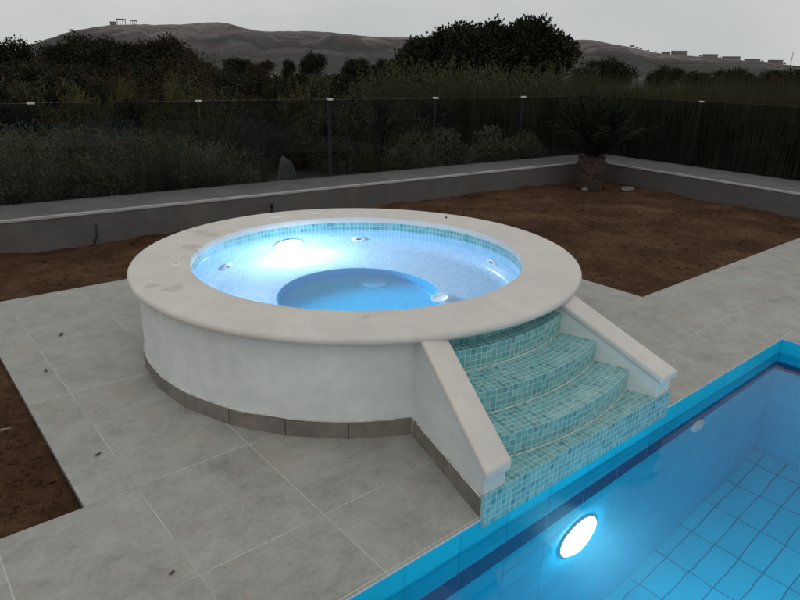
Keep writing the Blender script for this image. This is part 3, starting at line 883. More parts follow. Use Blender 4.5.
def far_house(px, wpx, hpx, label, open_front=False):
    p = ridge_point(px); D = ridge_dist(px); k = D / FPX
    wd, hg = wpx * k, hpx * k; dp = min(wd, 14.0)
    t = thing("far_house", label, "building", p)
    d = Vector((p.x, p.y, 0)).normalized(); s = Vector((d.y, -d.x, 0))
    base = p - Vector((0, 0, 6)) - s * wd / 2 - d * dp / 2
    m = MB()
    if open_front:                                      # an open frame on posts
        for q in (0, 0.32, 0.62, 0.92):
            for back in (0, dp - 1.5):
                m = MB(); m.obox(base + s * wd * q + d * back, s * wd * 0.08, d * 1.5, (0, 0, 6 + hg * 0.8)); m.build("post", mt['house'], t)
    else:
        m.obox(base, s * wd, d * dp, (0, 0, 6 + hg * 0.84))
        wl = m.build("wall", mt['house'], t)
    m = MB(); m.obox(base - s * 0.4 - d * 0.4 + Vector((0, 0, 6 + hg * (0.8 if open_front else 0.84))), s * (wd + 0.8), d * (dp + 0.8), (0, 0, hg * 0.16)); m.build("roof", mt['houseroof'] if not open_front else mt['house'], t)
    if not open_front:
        for q in range(max(1, int(wd / 7))):
            m = MB(); m.obox(base + s * (1.6 + q * 6.4) - d * 0.15 + Vector((0, 0, 6 + hg * 0.3)), s * min(2.6, wd * .3), d * 0.1, (0, 0, hg * 0.3)); m.build("window", mt['housewin'], wl)


far_house(113.3, 5.0, 2.4, "small dark hut leftmost of the three buildings on the left hilltop")
far_house(121.5, 7.0, 4.6, "pale open-framed structure standing tallest on the left hilltop", True)
far_house(133.8, 5.5, 3.2, "pale open-framed structure rightmost of the three on the left hilltop", True)
far_house(666, 7, 2.0, "small low house just left of the widest one on the right-hand ridge")
far_house(679, 13, 3.4, "widest and tallest pale house on the right-hand ridge")
far_house(710, 12, 2.2, "long low house in the middle of the right-hand ridge")
far_house(731, 14, 1.9, "flat grey building right of the middle of the right-hand ridge")
far_house(752, 12, 1.8, "low grey building on the descending end of the right-hand ridge")
far_house(775, 11, 2.6, "pale house next to the mast at the low end of the ridge")
p = ridge_point(790.5); m = MB(); m.tube([p - Vector((0, 0, 4)), p + Vector((0, 0, 20)), p + Vector((0, 0, 36))], [0.9, 0.7, 0.5], 6)
m.tube([p + Vector((-2.5, 2, 30)), p + Vector((2.5, -2, 30))], 0.35, 5)
tag(m.build("radio_mast", mt['post'], loc=p), "thin mast at the far right end of the ridge", "mast")

# ------------------------------------------------------------------ vegetation
def leaves_mesh(name, cen, axis, length, width, mat, droop=0.0):
    """One small folded leaf (two triangles) per row."""
    N = len(cen); rng = np.random.default_rng(N)
    axis = axis / np.linalg.norm(axis, axis=1)[:, None]
    r = rng.normal(size=(N, 3)); side = np.cross(axis, r); side /= np.linalg.norm(side, axis=1)[:, None] + 1e-9
    L = length[:, None]; W = width[:, None]
    nr = np.cross(axis, side)
    v = np.empty((N, 4, 3))
    v[:, 0] = cen; v[:, 1] = cen + axis * L * .5 + side * W + nr * W * .4; v[:, 2] = cen + axis * L + np.array([0, 0, -droop]) * L; v[:, 3] = cen + axis * L * .5 - side * W + nr * W * .4
    me = bpy.data.meshes.new(name)
    me.vertices.add(N * 4); me.vertices.foreach_set("co", v.reshape(-1))
    me.loops.add(N * 4); me.loops.foreach_set("vertex_index", np.arange(N * 4))
    me.polygons.add(N); me.polygons.foreach_set("loop_start", np.arange(N) * 4)
    me.update(calc_edges=True); me.validate()
    me.materials.append(mat)
    return me


def crown_mesh(name, seed, n, lobes, leaf, mat, flat=1.0, sprig=7):
    """Leaf sprays on and in a set of lobes (cx, cy, cz, r): uneven outline, gaps, clumps."""
    rng = np.random.default_rng(seed)
    lob = np.array(lobes); pr = lob[:, 3] ** 2; pr /= pr.sum()
    ns = n // sprig
    k = rng.choice(len(lob), ns, p=pr)
    d = rng.normal(size=(ns, 3)); d /= np.linalg.norm(d, axis=1)[:, None]
    d[:, 2] = np.abs(d[:, 2]) * np.where(rng.random(ns) < .72, 1, -1)
    rad = lob[k, 3] * (0.45 + 0.62 * rng.random(ns) ** .6) * (1 + .16 * np.clip(rng.normal(size=ns), -1.6, 1.3))
    c = lob[k, :3] + d * rad[:, None] * np.array([1, 1, flat])
    cen = np.repeat(c, sprig, 0) + np.clip(rng.normal(size=(ns * sprig, 3)), -1.8, 1.8) * leaf * .85
    ax = np.repeat(d, sprig, 0) * .8 + rng.normal(size=(ns * sprig, 3)) * .75 + np.array([0, 0, .25])
    s = leaf * (0.7 + .7 * rng.random(ns * sprig))
    return leaves_mesh(name, cen, ax, s, s * .30, mat)


def stems_mesh(name, seed, n, mat, h=0.75, spread=0.3, r=0.012, trunk=0.0):
    rr = random.Random(seed); m = MB()
    for i in range(n):
        a = rr.uniform(0, 6.28); q = rr.uniform(.4, 1) * spread; t = trunk
        p0 = (0.02 * math.cos(a), 0.02 * math.sin(a), 0); p1 = (q * .35 * math.cos(a), q * .35 * math.sin(a), h * .45); p2 = (q * math.cos(a + .2), q * math.sin(a + .2), h * rr.uniform(.8, 1))
        m.tube([p0, p1, p2], [r, r * .7, r * .25], 5)
    o = m.build(name, mat); return o


def proto(name, label, cat, group, crown, stem_kw, crown_name="foliage", stem_name="stem"):
    t = thing(name, label, cat, (0, 0, 0), group)
    o = bpy.data.objects.new(crown_name, crown); COL.objects.link(o); o.parent = t
    s = stems_mesh(stem_name, **stem_kw); s.name = stem_name; s.parent = t
    return t


USED = set()


def place(pr, x, y, z, sx, sz, label=None, group=None):
    if pr.name in USED: o = copy_tree(pr)
    else: o = pr; USED.add(pr.name)
    o.location = (x, y, z); o.scale = (sx, sx, sz); o.rotation_euler = (0, 0, rnd.uniform(0, 6.28))
    if label: o['label'] = label
    if group: o['group'] = group
    return o


def lobes(seed, n, rx, z0, z1, r0, r1):
    rr = random.Random(seed); L = []
    for _ in range(n):
        a = rr.uniform(0, 6.28); q = rx * math.sqrt(rr.random()); z = rr.uniform(z0, z1) - 0.25 * (q / rx) ** 2 * (z1 - z0)
        L.append((q * math.cos(a), q * math.sin(a), z, rr.uniform(r0, r1)))
    return L


# unit shrubs (1 m high, about 1 m wide) and unit trees
def shrub(seed, leaf_mat, n=2600, leaf=0.06, tall=False, name="shrub"):
    L = lobes(seed, 11, 0.36, 0.22, 0.78, 0.14, 0.26) if not tall else lobes(seed, 10, 0.24, 0.2, 0.85, 0.10, 0.2)
    return proto(name, "shrub", "shrub", "shrubs", crown_mesh("foliage", seed, n, L, leaf, leaf_mat), dict(seed=seed, n=7, mat=mt['bark'], h=0.8, spread=0.32))


def wispy(seed, leaf_mat, n_st=46, lf=.042, name="shrub"):
    """Upright shrub of leafy rods with an open, feathery top."""
    rng = np.random.default_rng(seed); cen = []; ax = []
    for _ in range(n_st):
        a = rng.uniform(0, 6.28); b = .25 * rng.random() ** .5; h = rng.uniform(.6, 1.08); lean = rng.uniform(.05, .40)
        for q in np.linspace(.12, 1, 46):
            r = b + lean * q ** 1.6
            cen.append((r * math.cos(a), r * math.sin(a), h * q)); d = rng.normal(size=3) * .55; ax.append((math.cos(a) * .35 + d[0], math.sin(a) * .35 + d[1], .8 + d[2] * .4))
    cen = np.array(cen) + rng.normal(size=(len(cen), 3)) * .012; s = lf * (0.7 + .6 * rng.random(len(cen)))
    return proto(name, "shrub", "shrub", "shrubs", leaves_mesh("foliage", cen, np.array(ax), s, s * .2, leaf_mat), dict(seed=seed, n=9, mat=mt['bark'], h=0.9, spread=0.35, r=.008))


def reed_proto(seed):
    rng = np.random.default_rng(seed); m = MB(); rr = random.Random(seed)
    for _ in range(330):
        a = rr.uniform(0, 6.28); q = .5 * math.sqrt(rr.random()); x, y = q * math.cos(a), q * math.sin(a)
        h = rr.uniform(.55, 1.02); bend = rr.uniform(.02, .28); b = rr.uniform(0, 6.28); wd = rr.uniform(.004, .008); t = rr.uniform(0, PI)
        sx, sy = wd * math.cos(t), wd * math.sin(t)
        p = [(x + bend * math.cos(b) * s ** 2.2, y + bend * math.sin(b) * s ** 2.2, h * s * (1 - .12 * bend * s)) for s in (0, .35, .7, 1)]
        for i in range(3):
            w0, w1 = (1, .95, .7, .05)[i], (1, .95, .7, .05)[i + 1]
            m.quad([(p[i][0] - sx * w0, p[i][1] - sy * w0, p[i][2]), (p[i][0] + sx * w0, p[i][1] + sy * w0, p[i][2]),
                    (p[i + 1][0] + sx * w1, p[i + 1][1] + sy * w1, p[i + 1][2]), (p[i + 1][0] - sx * w1, p[i + 1][1] - sy * w1, p[i + 1][2])])
    o = m.build("reed_clump", mt['reed'], merge=True)
    return tag(o, "clump of olive-green reeds in the reed bed behind the glass fence", "reeds", "reed clumps behind the glass fence")


def tree_proto(name, seed, mat, n, leaf, nl=16, rx=0.34, z0=.42, z1=.86, r0=.12, r1=.22, trunk=.34):
    t = thing(name, "tree", "tree", (0, 0, 0), "trees")
    o = bpy.data.objects.new("crown", crown_mesh("crown", seed, n, lobes(seed, nl, rx, z0, z1, r0, r1), leaf, mat, .9)); COL.objects.link(o); o.parent = t
    rr = random.Random(seed); m = MB()
    m.tube([(0, 0, 0), (.012, 0, trunk * .5), (.0, .012, trunk)], [.035, .028, .024], 7)
    for i in range(7):
        a = i * .9 + rr.uniform(-.3, .3); q = rr.uniform(.15, rx); z = rr.uniform(.6, .85)
        m.tube([(0, .01, trunk * .92), (q * .45 * math.cos(a), q * .45 * math.sin(a), trunk + (z - trunk) * .5), (q * math.cos(a), q * math.sin(a), z)], [.018, .012, .004], 5)
    s = m.build("trunk", mt['bark']); s.parent = t
    return t


def top_z(px, py, dist):
    d = direction(px, py); return CAM.z + d.z / math.hypot(d.x, d.y) * dist


ZG = -0.16


def fence_dist(px):
    """Distance to the glass along a bearing."""
    d = direction(px, 66.0); h = math.hypot(d.x, d.y); ux, uy = d.x / h, d.y / h
    t1 = (8.58 + 0.068 * 1.14) / (uy + 0.068 * ux)
    t2 = (11.94 - 0.0785 * 7.6) / (ux - 0.0785 * uy) if ux > 0.1 else 1e9
    return min(t1, t2)


# ---- row of low grey-green shrubs right behind the glass at the left
A = [wispy(11, mt['leaf_grey'], 150, .028), shrub(12, mt['leaf_grey'], 11000, .024), wispy(13, mt['leaf_olive'], 150, .03), wispy(14, mt['leaf_grey'], 130, .028)]
lab1 = "low grey-green shrub in the row showing through the glass left of the tub"
grp1 = "low shrubs behind the glass fence"
q = random.Random(21)
for i in range(34):
    px = -46 + i * 8.6 + q.uniform(-4, 4); wd = q.uniform(.9, 1.35); dist = fence_dist(px) + wd * .62 + q.uniform(.15, 1.6)
    x, y = at(px, dist); tz = top_z(px, 134 + (10 if px > 150 else 0) + (16 if px > 215 else 0) + q.uniform(-6, 8), dist) - ZG
    place(A[q.choice([0, 0, 1, 2, 3])], x, y, ZG, wd, max(.35, tz), lab1, grp1)
# single shrubs that can be told apart
A2 = [shrub(31, mt['leaf_grey'], 9000, .028), shrub(32, mt['leaf_grey'], 9000, .028), wispy(33, mt['leaf_yellow'], 60)]
x, y = at(379, 11.2); place(A2[2], x, y, ZG, .62, top_z(379, 138, 11.2) - ZG, "narrow pointed yellow-green shrub behind the glass just left of the big round bushes", "round bushes behind the glass")
for px, py, dist, wd, lab in ((416, 128, 11.2, 1.15, "pale round bush behind the glass, left of the pair beside the narrow shrub"),
                              (446, 124, 11.8, 1.35, "broad pale round bush behind the glass below the carob tree"),
                              (498, 123, 11.6, 1.55, "widest grey-green bush behind the glass, next to the palm side"),
                              (537, 130, 12.6, 1.0, "smaller dark bush squeezed between the widest bush and the palm")):
    dist = fence_dist(px) + wd * .75; x, y = at(px, dist); place(A2[int(px) % 2], x, y, ZG, wd, top_z(px, py, dist) - ZG, lab, "round bushes behind the glass")

# ---- scrub thicket behind, by colour
S = {'dark': [shrub(41, mt['leaf_dark'], 7000, .038), shrub(42, mt['leaf_dark'], 7000, .038, True)],
     'brown': [shrub(43, mt['leaf_brown'], 6500, .036), wispy(44, mt['leaf_brown'], 40)],
     'olive': [shrub(45, mt['leaf_olive'], 6500, .036), wispy(46, mt['leaf_olive'], 50)],
     'yellow': [shrub(47, mt['leaf_yellow'], 6000, .036), shrub(48, mt['leaf_yellow'], 6000, .036, True)]}
labs = {'dark': "dark evergreen shrub in the thicket beyond the glass fence", 'brown': "russet-brown shrub in the thicket beyond the glass fence",
        'olive': "olive-green shrub in the thicket beyond the glass fence", 'yellow': "yellow-green shrub standing out in the thicket beyond the glass fence"}
for k in range(3):
    for i in range(22):
        px = -70 + i * 24 + q.uniform(-9, 9) + k * 8; dist = (14.0, 18.5, 24.0)[k] + q.uniform(-1.2, 1.2)
        py = (88, 78, 68)[k] + q.uniform(-7, 8)
        if px > 380: py += 2
        kind = q.choice(['dark', 'brown', 'dark', 'olive', 'brown', 'dark']) if px < 260 else q.choice(['dark', 'olive', 'olive', 'dark'])
        x, y = at(px, dist); place(q.choice(S[kind]), x, y, ZG, q.uniform(1.1, 1.6) * (1, 1.2, 1.5)[k], top_z(px, py, dist) - ZG, labs[kind], "shrubs of the thicket, %s" % kind)
for px, py, dist, wd in ((62, 82, 13.2, 1.0), (88, 84, 13.6, .9), (112, 76, 15.2, .7), (160, 82, 13.2, .9), (182, 86, 13.0, .8), (178, 68, 17, .7), (300, 84, 14, .9)):
    x, y = at(px, dist); place(S['yellow'][int(px) % 2], x, y, ZG, wd, top_z(px, py, dist) - ZG, labs['yellow'], "shrubs of the thicket, yellow")
for i in range(26):
    px = -60 + i * 11.5 + q.uniform(-5, 5); dist = q.uniform(27, 33)
    x, y = at(px, dist); kind = q.choice(['dark', 'dark', 'brown'])
    place(q.choice(S[kind]), x, y, ZG, q.uniform(2.2, 3.0), top_z(px, 57 + q.uniform(-6, 8) + (6 if px > 210 else 0), dist) - ZG, labs[kind], "shrubs of the thicket, %s" % kind)
for i in range(15):
    px = 210 + i * 13 + q.uniform(-5, 5); dist = q.uniform(34, 40)
    x, y = at(px, dist); place(q.choice(S['dark']), x, y, ZG, q.uniform(2.2, 3.0), top_z(px, 70 + q.uniform(-4, 4), dist) - ZG, labs['dark'], "shrubs of the thicket, dark")
lab2 = "feathery olive shrub standing in front of the carob tree"
W_ = [wispy(71, mt['leaf_olive'], 60), wispy(72, mt['leaf_olive'], 70)]
for i in range(24):
    px = 385 + i * 8.2 + q.uniform(-3, 3); dist = q.uniform(15.5, 18.5)
    x, y = at(px, dist); place(W_[i % 2], x, y, ZG, q.uniform(1.3, 1.8), top_z(px, 68 + q.uniform(-5, 9), dist) - ZG, lab2, "feathery shrubs in front of the carob")
# dark undergrowth that closes the view under the thicket at the right
for i in range(18):
    px = 520 + i * 17 + q.uniform(-6, 6); dist = q.uniform(19, 23)
    x, y = at(px, dist); place(q.choice(S['dark']), x, y, ZG, q.uniform(1.5, 2.1), top_z(px, 79 + (px - 560) * .008 + q.uniform(-2, 4), dist) - ZG, labs['dark'], "shrubs of the thicket, dark")

# ---- reeds
R_ = [reed_proto(51), reed_proto(52), reed_proto(53)]
for i in range(110):
    px = 385 + (i % 55) * 8.4 + q.uniform(-5, 5); back = i >= 55; dist = q.uniform(14.6, 15.8) if not back else q.uniform(16.8, 18.8)
    base = 80 if px < 560 else 76 + (px - 560) * .012
    py = base - (7 if back else 0) + q.uniform(-6, 7)
    x, y = at(px, dist); place(R_[i % 3], x, y, ZG, q.uniform(.9, 1.4), top_z(px, py, dist) - ZG)

# ---- trees
T = {'dense': [tree_proto("evergreen_tree", 61, mt['leaf_dark'], 9000, .042), tree_proto("evergreen_tree", 62, mt['leaf_dark'], 9000, .04, 20, .38)],
     'open': [tree_proto("open_tree", 63, mt['leaf_dark'], 2600, .05, 13, .36, .4, .9, .09, .17)],
     'brown': [tree_proto("russet_tree", 64, mt['leaf_brown'], 8000, .04)]}
TL = [  # px, top py, distance, crown width in px, sort, label
    (12, 35, 40, 46, 'dense', "dark evergreen tree at the far left edge of the view"),
    (-22, 42, 42, 60, 'dense', "dark evergreen tree just beyond the left edge of the view"),
    (62, 39, 42, 40, 'dense', "dark evergreen tree right of the saddle on the left skyline"),
    (86, 37, 44, 44, 'open', "open dark tree second in the row below the left hill"),
    (108, 40, 42, 34, 'open', "thin open-crowned dark tree in the middle of the row below the left hill"),
    (130, 44, 46, 32, 'open', "small open dark tree between two denser ones below the left hill"),
    (168, 33, 44, 50, 'dense', "tall rounded dark tree at the right end of the row below the left hill"),
    (145, 44, 46, 36, 'dense', "short dense dark tree left of the tall rounded one"),
    (190, 47, 48, 36, 'brown', "russet tree beside the tall rounded dark tree"),
    (40, 62, 36, 50, 'brown', "low russet tree below the saddle of the left skyline"),
    (236, 56, 70, 38, 'dense', "far dark tree left of the reddish one under the hill"),
    (262, 60, 66, 30, 'brown', "reddish far tree in the middle of the plain under the hill"),
    (288, 58, 80, 16, 'dense', "small narrow far tree left of the round one on the plain"),
    (311, 53.5, 76, 27, 'dense', "round dark far tree standing clear on the plain under the hill"),
    (357, 56.5, 72, 30, 'dense', "dark far tree between the round one and the carob"),
    (378, 60, 70, 20, 'open', "thin far tree touching the left edge of the carob"),
    (398, 57, 66, 26, 'dense', "dark tree partly hidden by the left side of the carob"),
    (612, 60, 60, 46, 'dense', "wide dark tree behind the reeds right of the carob"),
    (585, 66, 58, 30, 'dense', "low dark tree between the carob and the wide tree"),
    (664, 67.5, 64, 34, 'dense', "low dark tree behind the reeds left of the middle of the right ridge"),
    (700, 70, 70, 30, 'dense', "low dark tree behind the reeds under the long house on the ridge"),
    (742, 70, 62, 40, 'dense', "low dark tree behind the reeds under the descending ridge"),
    (785, 67, 58, 50, 'dense', "dark tree at the right edge of the view under the mast"),
    (835, 68, 58, 50, 'dense', "dark tree beyond the right edge of the view"),
]
for i, (px, py, dist, wpx, sort, lab) in enumerate(TL):
    x, y = at(px, dist); wd = wpx * dist / FPX
    place(T[sort][i % len(T[sort])], x, y, ZG, wd * 1.02, (top_z(px, py, dist) - ZG) * 1.0, lab, "trees beyond the fence")
# the big carob
cx, cy = at(482, 29)
car = thing("carob_tree", "biggest dark tree, a broad carob rising above the skyline behind the fence", "tree", (cx, cy, ZG))
rr = random.Random(5); L = []
side = Vector((direction(480, 66).y, -direction(480, 66).x, 0)).normalized(); fwd2 = Vector((-side.y, side.x, 0))
for px, py, r in ((410, 52, .45), (422, 43, .5), (436, 37, .6), (448, 32, .55), (464, 30, .65), (480, 29, .6), (488, 27, .5), (502, 30, .7), (518, 25, .6), (530, 26, .55), (542, 33, .5), (551, 39, .45), (557, 48, .4),
                  (418, 58, .6), (440, 50, .9), (465, 45, 1.0), (490, 42, 1.0), (515, 42, 1.0), (538, 50, .8), (550, 60, .5), (408, 66, .45), (430, 66, .8), (460, 64, 1.0), (490, 62, 1.1), (520, 62, 1.0), (543, 66, .7)):
    py = py + r * 17
    for k in range(2):
        v = side * ((px - 482) * 29 / FPX) + fwd2 * rr.uniform(-1.4, 1.4); L.append((v.x, v.y, top_z(px, py, 29) - ZG, r * rr.uniform(.65, .9)))
o = bpy.data.objects.new("crown", crown_mesh("crown", 77, 46000, L, .14, mt['leaf_dark'], .9, 9)); COL.objects.link(o); o.parent = car
m = MB(); m.tube([(0, 0, 0), (.1, 0, .6), (.0, .1, 1.3)], [.28, .22, .2], 8)
for i in range(9):
    v = L[i * 4]; m.tube([(0, .1, 1.2), (v[0] * .4, v[1] * .4, 1.2 + (v[2] - 1.2) * .5), v[:3]], [.13, .08, .03], 6)
s = m.build("trunk", mt['bark']); s.parent = car

# ---- low trees dotted on the ridges
RT = [tree_proto("ridge_tree", 66, mt['leaf_dark'], 420, .13, 8)]
for px, h in ((36, 5), (40, 4), (71, 6), (632, 10), (637, 8), (641, 7), (648, 6), (656, 6), (700, 6), (720, 5), (738, 5), (762, 7), (784, 7)):
    p = ridge_point(px); place(RT[0], p.x, p.y, p.z - 1.2, h * 1.2, h * .8, "tiny bushy tree on the skyline of the ridge", "tiny trees on the ridge")

# the thicket goes on past both edges of the view
q = random.Random(33)
for px in range(-440, -70, 17):
    for k in range(3):
        dist = (13.0, 18.0, 26.0)[k] + q.uniform(-1.5, 1.5); pxx = px + q.uniform(-8, 8); kind = q.choice(['dark', 'brown', 'dark', 'olive'])
        x, y = at(pxx, dist); place(q.choice(S[kind]), x, y, ZG, q.uniform(1.2, 1.7) * (1, 1.3, 1.9)[k], 1.94 - ZG + (-.35, -.1, .4)[k] + q.uniform(-.25, .25), labs[kind], "shrubs of the thicket, %s" % kind)
for px in range(-440, -50, 32):
    dist = fence_dist(px) + q.uniform(.9, 1.8)
    x, y = at(px, dist); place(q.choice(A), x, y, ZG, q.uniform(1.1, 1.5), q.uniform(.8, 1.05), lab1, grp1)
for px in range(-420, -50, 52):
    x, y = at(px + q.uniform(-12, 12), q.uniform(38, 46)); place(q.choice(T['dense']), x, y, ZG, q.uniform(2.6, 3.8), q.uniform(3.2, 4.2), "dark evergreen tree out beyond the left edge of the view", "trees past the left edge of the view")
for px in range(850, 1060, 9):
    x, y = at(px + q.uniform(-5, 5), q.uniform(14.5, 18)); place(R_[px % 3], x, y, ZG, q.uniform(.9, 1.4), q.uniform(1.7, 2.1))

# prototypes that were never set out
for o in [o for o in COL.objects if o.type == 'EMPTY' and o.get('label') in ('shrub', 'tree')]:
    if True:
        for c_ in list(o.children): bpy.data.objects.remove(c_)
        bpy.data.objects.remove(o)

# ---- the palm in the corner of the bed
px_, py_ = 9.985, 6.60
palm = thing("palm", "short palm with a stout scaly trunk in the corner of the soil bed", "palm", (px_, py_, -0.05))
m = MB(); prof = []
for i in range(15):
    t = i / 14; r = .215 + .035 * math.sin(PI * (.1 + .8 * t)) - .02 * t ** 3
    prof.append((r, -.06 + .60 * t))
m.lathe((px_, py_), prof + [(0.0, .56)], 24)
rr = random.Random(9)
for row in range(13):                                  # ragged stubs of cut fronds in spirals
    t = (row + .5) / 13; r = .215 + .035 * math.sin(PI * (.1 + .8 * t)) - .02 * t ** 3; z = -.05 + .60 * t
    for k in range(12):
        if rr.random() < .08: continue
        a = 2 * PI * (k + .5 * (row % 2)) / 12 + row * .06 + rr.uniform(-.09, .09); zz = z + rr.uniform(-.014, .014)
        c0 = Vector((px_ + r * .95 * math.cos(a), py_ + r * .95 * math.sin(a), zz)); o_ = Vector((math.cos(a), math.sin(a), 0)); s_ = Vector((-math.sin(a), math.cos(a), 0))
        tip = c0 + o_ * rr.uniform(.018, .062) + Vector((0, 0, rr.uniform(.015, .065))) + s_ * rr.uniform(-.02, .02)
        w_ = rr.uniform(.036, .056); b0, b1, b2 = c0 - s_ * w_ - Vector((0, 0, .01)), c0 + s_ * w_ - Vector((0, 0, .01)), c0 + Vector((0, 0, -.04)); tp = c0 + Vector((0, 0, .03))
        for tri in ((b0, b2, tip), (b2, b1, tip), (b1, tp, tip), (tp, b0, tip)): m.quad(list(tri))
for k in range(60):                                    # fibres and roots at the foot
    a = rr.uniform(0, 6.28); q0 = .22; q1 = rr.uniform(.24, .33)
    m.tube([(px_ + q0 * math.cos(a), py_ + q0 * math.sin(a), rr.uniform(.0, .07)), (px_ + q1 * math.cos(a), py_ + q1 * math.sin(a), rr.uniform(-.03, .02))], [.006, .003], 4)
m.build("trunk", mt['palmtrunk'], palm, merge=False)
cen = []; ax = []; ln = []; sp = MB()
for f in range(64):
    a = f * 2.399; e = math.radians(rr.uniform(40, 88)) if f > 26 else math.radians(rr.uniform(60, 89))
    Lf = rr.uniform(.95, 1.25) * (1.0 if e > .5 else .8)
    o_ = Vector((math.cos(a), math.sin(a), 0)); p = Vector((px_ + .07 * math.cos(a), py_ + .07 * math.sin(a), .50)); pts = [p.copy()]; el = e
    nS = 16
    for s in range(nS):
        el -= (.012 + .022 * (s / nS)) * (1.2 if e < 1.0 else .7)
        p = p + (o_ * math.cos(el) + Vector((0, 0, math.sin(el)))) * (Lf / nS); pts.append(p.copy())
    sp.tube(pts[::3], [.011, .009, .007, .005, .003, .002][:len(pts[::3])], 4)
    for s in range(3, nS + 1):
        d = (pts[s] - pts[s - 1]).normalized(); sd = Vector((-math.sin(a), math.cos(a), 0)); upv = sd.cross(d)
        for q_ in range(3):
            pp = pts[s - 1].lerp(pts[s], q_ / 3)
            for sg in (-1, 1):
                v = d * .75 + sd * sg * .75 + upv * .28 * (1 if rr.random() < .7 else -.4)
                cen.append(tuple(pp - ORI[palm.name])); ax.append(tuple(v)); ln.append(.17 * math.sin(PI * (.12 + .80 * (s / nS))) + .05)
ln = np.array(ln); me = leaves_mesh("fronds", np.array(cen), np.array(ax), ln, ln * .045 + .002, mt['palmleaf'])
o = bpy.data.objects.new("fronds", me); COL.objects.link(o); o.parent = palm
st_ = sp.build("frond_ribs", mt['palmleaf'], palm, merge=False); st_.parent = o

# ------------------------------------------------------------------ small things lying about
def lump(name, label, cat, loc, size, mat, seed, group=None):
    bm = bmesh.new(); bmesh.ops.create_icosphere(bm, subdivisions=3, radius=1.0)
    for v in bm.verts:
        k = 1 + .35 * mnoise.noise(v.co * 1.4 + Vector((seed, 0, 0))) + .12 * mnoise.noise(v.co * 4 + Vector((0, seed, 0)))
        v.co = Vector((v.co.x * size[0] * k, v.co.y * size[1] * k, v.co.z * size[2] * k))
    me = bpy.data.meshes.new(name); bm.to_mesh(me); bm.free(); me.materials.append(mat)
    o = bpy.data.objects.new(name, me); COL.objects.link(o); o.location = loc; tag(o, label, cat, group); return o


lump("stone", "flat pale stone lying at the foot of the side wall near the palm", "stone", (10.30, 6.02, 0.02), (.13, .09, .05), mt['rock'], 2)
lump("stone", "small pale stone lying beside the palm trunk", "stone", (9.70, 6.50, 0.0), (.06, .05, .035), mt['rock'], 6)
x, y = at(282, 10.1)
lump("boulder", "pale upright boulder showing through the glass among the low shrubs", "boulder", (x, y, .28), (.14, .13, .36), mt['rock'], 9)
for i, (x, y, s) in enumerate(((7.35, 5.6, .012), (8.8, 4.9, .016), (6.4, 4.35, .011), (5.75, 3.3, .010), (7.9, 6.4, .014))):
    lump("pebble", "tiny pale pebble lying on the bare soil right of the tub", "pebble", (x, y, soil_h(x, y) + s * .4), (s * 1.3, s, s * .8), mt['rock'], i, "pale pebbles on the right bed")
lump("pebble", "tiny brown pebble lying on the far right of the stone rim", "pebble", (4.064, 4.171, ZT + .006), (.012, .010, .008), mt['deadleaf'], 3)

m = MB(); wx, wy = 1.86, 7.66
m.tube([(wx, wy, -.05), (wx + .01, wy - .01, .03), (wx + .045, wy - .02, .08), (wx + .035, wy - .015, .13), (wx + .05, wy + .0, .19), (wx + .045, wy + .005, .22)], [.010] * 6, 6)
m.tube([(wx, wy, -.03), (wx - .05, wy - .05, -.02), (wx - .09, wy - .06, -.03)], [.010, .009, .008], 6)
tag(m.build("cable_end", mt['black'], loc=(wx, wy, -.05)), "bent black cable end sticking out of the soil by the wall", "cable")
m = MB(); m.tube([(4.02, 7.42, -.05), (4.02, 7.42, .12), (4.03, 7.42, .22)], [.018, .018, .018], 8); m.tube([(4.03, 7.42, .2), (4.0, 7.40, .25)], [.028, .026], 8)
tag(m.build("pipe_end", mt['black'], loc=(4.02, 7.42, -.05)), "black water pipe end standing by the wall behind the hot tub", "pipe")
m = MB(); m.tube([(.22, 3.78, -.02), (.30, 3.80, -.012), (.345, 3.805, -.02)], [.006, .008, .004], 6)
tag(m.build("twig", mt['dry'], loc=(.22, 3.78, -.03)), "pale dry twig on the soil at the left edge", "twig")


def dead_leaf(x, y, ln_, a, label, curl=.3):
    m = MB(); d = Vector((math.cos(a), math.sin(a), 0)); s = Vector((-d.y, d.x, 0)); c0 = Vector((x, y, .004))
    prev = None
    for i in range(6):
        t = i / 5; w_ = ln_ * .24 * math.sin(PI * (.06 + .88 * t)); z = curl * ln_ * (t - .5) ** 2 * 1.6
        cp_ = c0 + d * ln_ * (t - .5) + Vector((0, 0, z)); row = (cp_ - s * w_ + Vector((0, 0, w_ * .25)), cp_, cp_ + s * w_ + Vector((0, 0, w_ * .25)))
        if prev: m.quad([prev[0], prev[1], row[1], row[0]]); m.quad([prev[1], prev[2], row[2], row[1]])
        prev = row
    tag(m.build("dead_leaf", mt['deadleaf'], loc=(x, y, 0)), label, "leaf", "dead leaves on the paving")


dead_leaf(.892, 5.01, .06, 1.0, "dark dead leaf lying highest on the paving left of the tub")
dead_leaf(.661, 4.42, .042, 1.4, "dark dead leaf lower down on the paving left of the tub")
dead_leaf(.64, 3.19, .042, .2, "crumpled leaf on the paving beside the left soil bed", .6)
dead_leaf(.625, 2.135, .03, .3, "tiny dark leaf near the joint at the bottom of the view", .5)

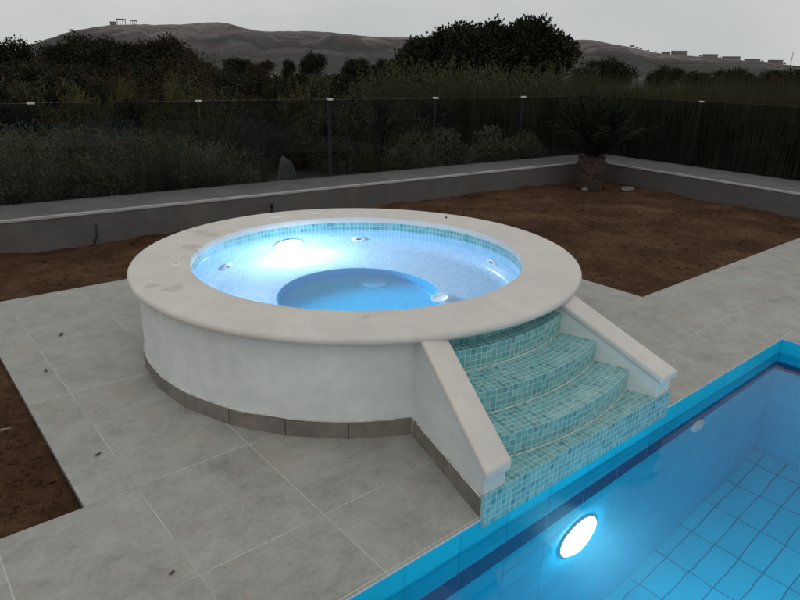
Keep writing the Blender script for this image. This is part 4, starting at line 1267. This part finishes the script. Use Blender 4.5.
# ------------------------------------------------------------------ light
w_ = bpy.data.worlds.new("World"); scene.world = w_; w_.use_nodes = True
nt = w_.node_tree; nt.nodes.clear()
out = nt.nodes.new("ShaderNodeOutputWorld"); bg = nt.nodes.new("ShaderNodeBackground")
sk_ = nt.nodes.new("ShaderNodeTexSky"); sk_.sky_type = 'NISHITA'; sk_.sun_disc = False
SUN_EL, SUN_AZ = math.radians(14), math.radians(215)
sk_.sun_elevation = SUN_EL; sk_.sun_rotation = SUN_AZ; sk_.air_density = 1.0; sk_.dust_density = 2.0
hs = nt.nodes.new("ShaderNodeHueSaturation"); hs.inputs["Saturation"].default_value = 0.25; nt.links.new(sk_.outputs[0], hs.inputs["Color"])
tc = nt.nodes.new("ShaderNodeTexCoord"); mp = nt.nodes.new("ShaderNodeMapping"); mp.inputs["Scale"].default_value = (1, 1, 2.6)
nt.links.new(tc.outputs["Generated"], mp.inputs[0])
nz = nt.nodes.new("ShaderNodeTexNoise"); nz.inputs["Scale"].default_value = 1.7; nz.inputs["Detail"].default_value = 5; nz.inputs["Distortion"].default_value = .4
nt.links.new(mp.outputs[0], nz.inputs["Vector"])
cr = nt.nodes.new("ShaderNodeValToRGB"); e = cr.color_ramp.elements
e[0].position = .34; e[0].color = (5.05, 5.28, 5.32, 1); e[1].position = .66; e[1].color = (6.60, 6.62, 6.48, 1)
nt.links.new(nz.outputs[0], cr.inputs[0])
mx = nt.nodes.new("ShaderNodeMix"); mx.data_type = 'RGBA'; mx.inputs[0].default_value = 0.96       # overcast: cloud hides most of the sky
nt.links.new(hs.outputs[0], mx.inputs[6]); nt.links.new(cr.outputs[0], mx.inputs[7])
nt.links.new(mx.outputs[2], bg.inputs[0]); bg.inputs[1].default_value = 0.1
nt.links.new(bg.outputs[0], out.inputs[0])
sl = bpy.data.lights.new("sun", 'SUN'); sl.energy = 0.25; sl.angle = math.radians(60); sl.color = (1.0, 0.96, 0.92)
su = bpy.data.objects.new("sun", sl); COL.objects.link(su)
sd = Vector((math.sin(SUN_AZ) * math.cos(math.radians(50)), math.cos(SUN_AZ) * math.cos(math.radians(50)), math.sin(math.radians(50))))
su.rotation_euler = sd.to_track_quat('Z', 'Y').to_euler(); su.location = (0, 0, 30)

vs = scene.view_settings
scene.display_settings.display_device = 'sRGB'
vs.view_transform = 'Standard'; vs.look = 'None'; vs.exposure = 0.0; vs.gamma = 1.0; vs.use_curve_mapping = False
scene.render.engine = 'CYCLES'
cy_ = scene.cycles
cy_.use_denoising = True
try: cy_.denoiser = 'OPENIMAGEDENOISE'
except Exception: pass
cy_.volume_bounces = 2; cy_.max_bounces = 12; cy_.transparent_max_bounces = 16; cy_.transmission_bounces = 10; cy_.diffuse_bounces = 5; cy_.glossy_bounces = 5
cy_.caustics_refractive = True; cy_.caustics_reflective = False
cy_.sample_clamp_indirect = 8.0
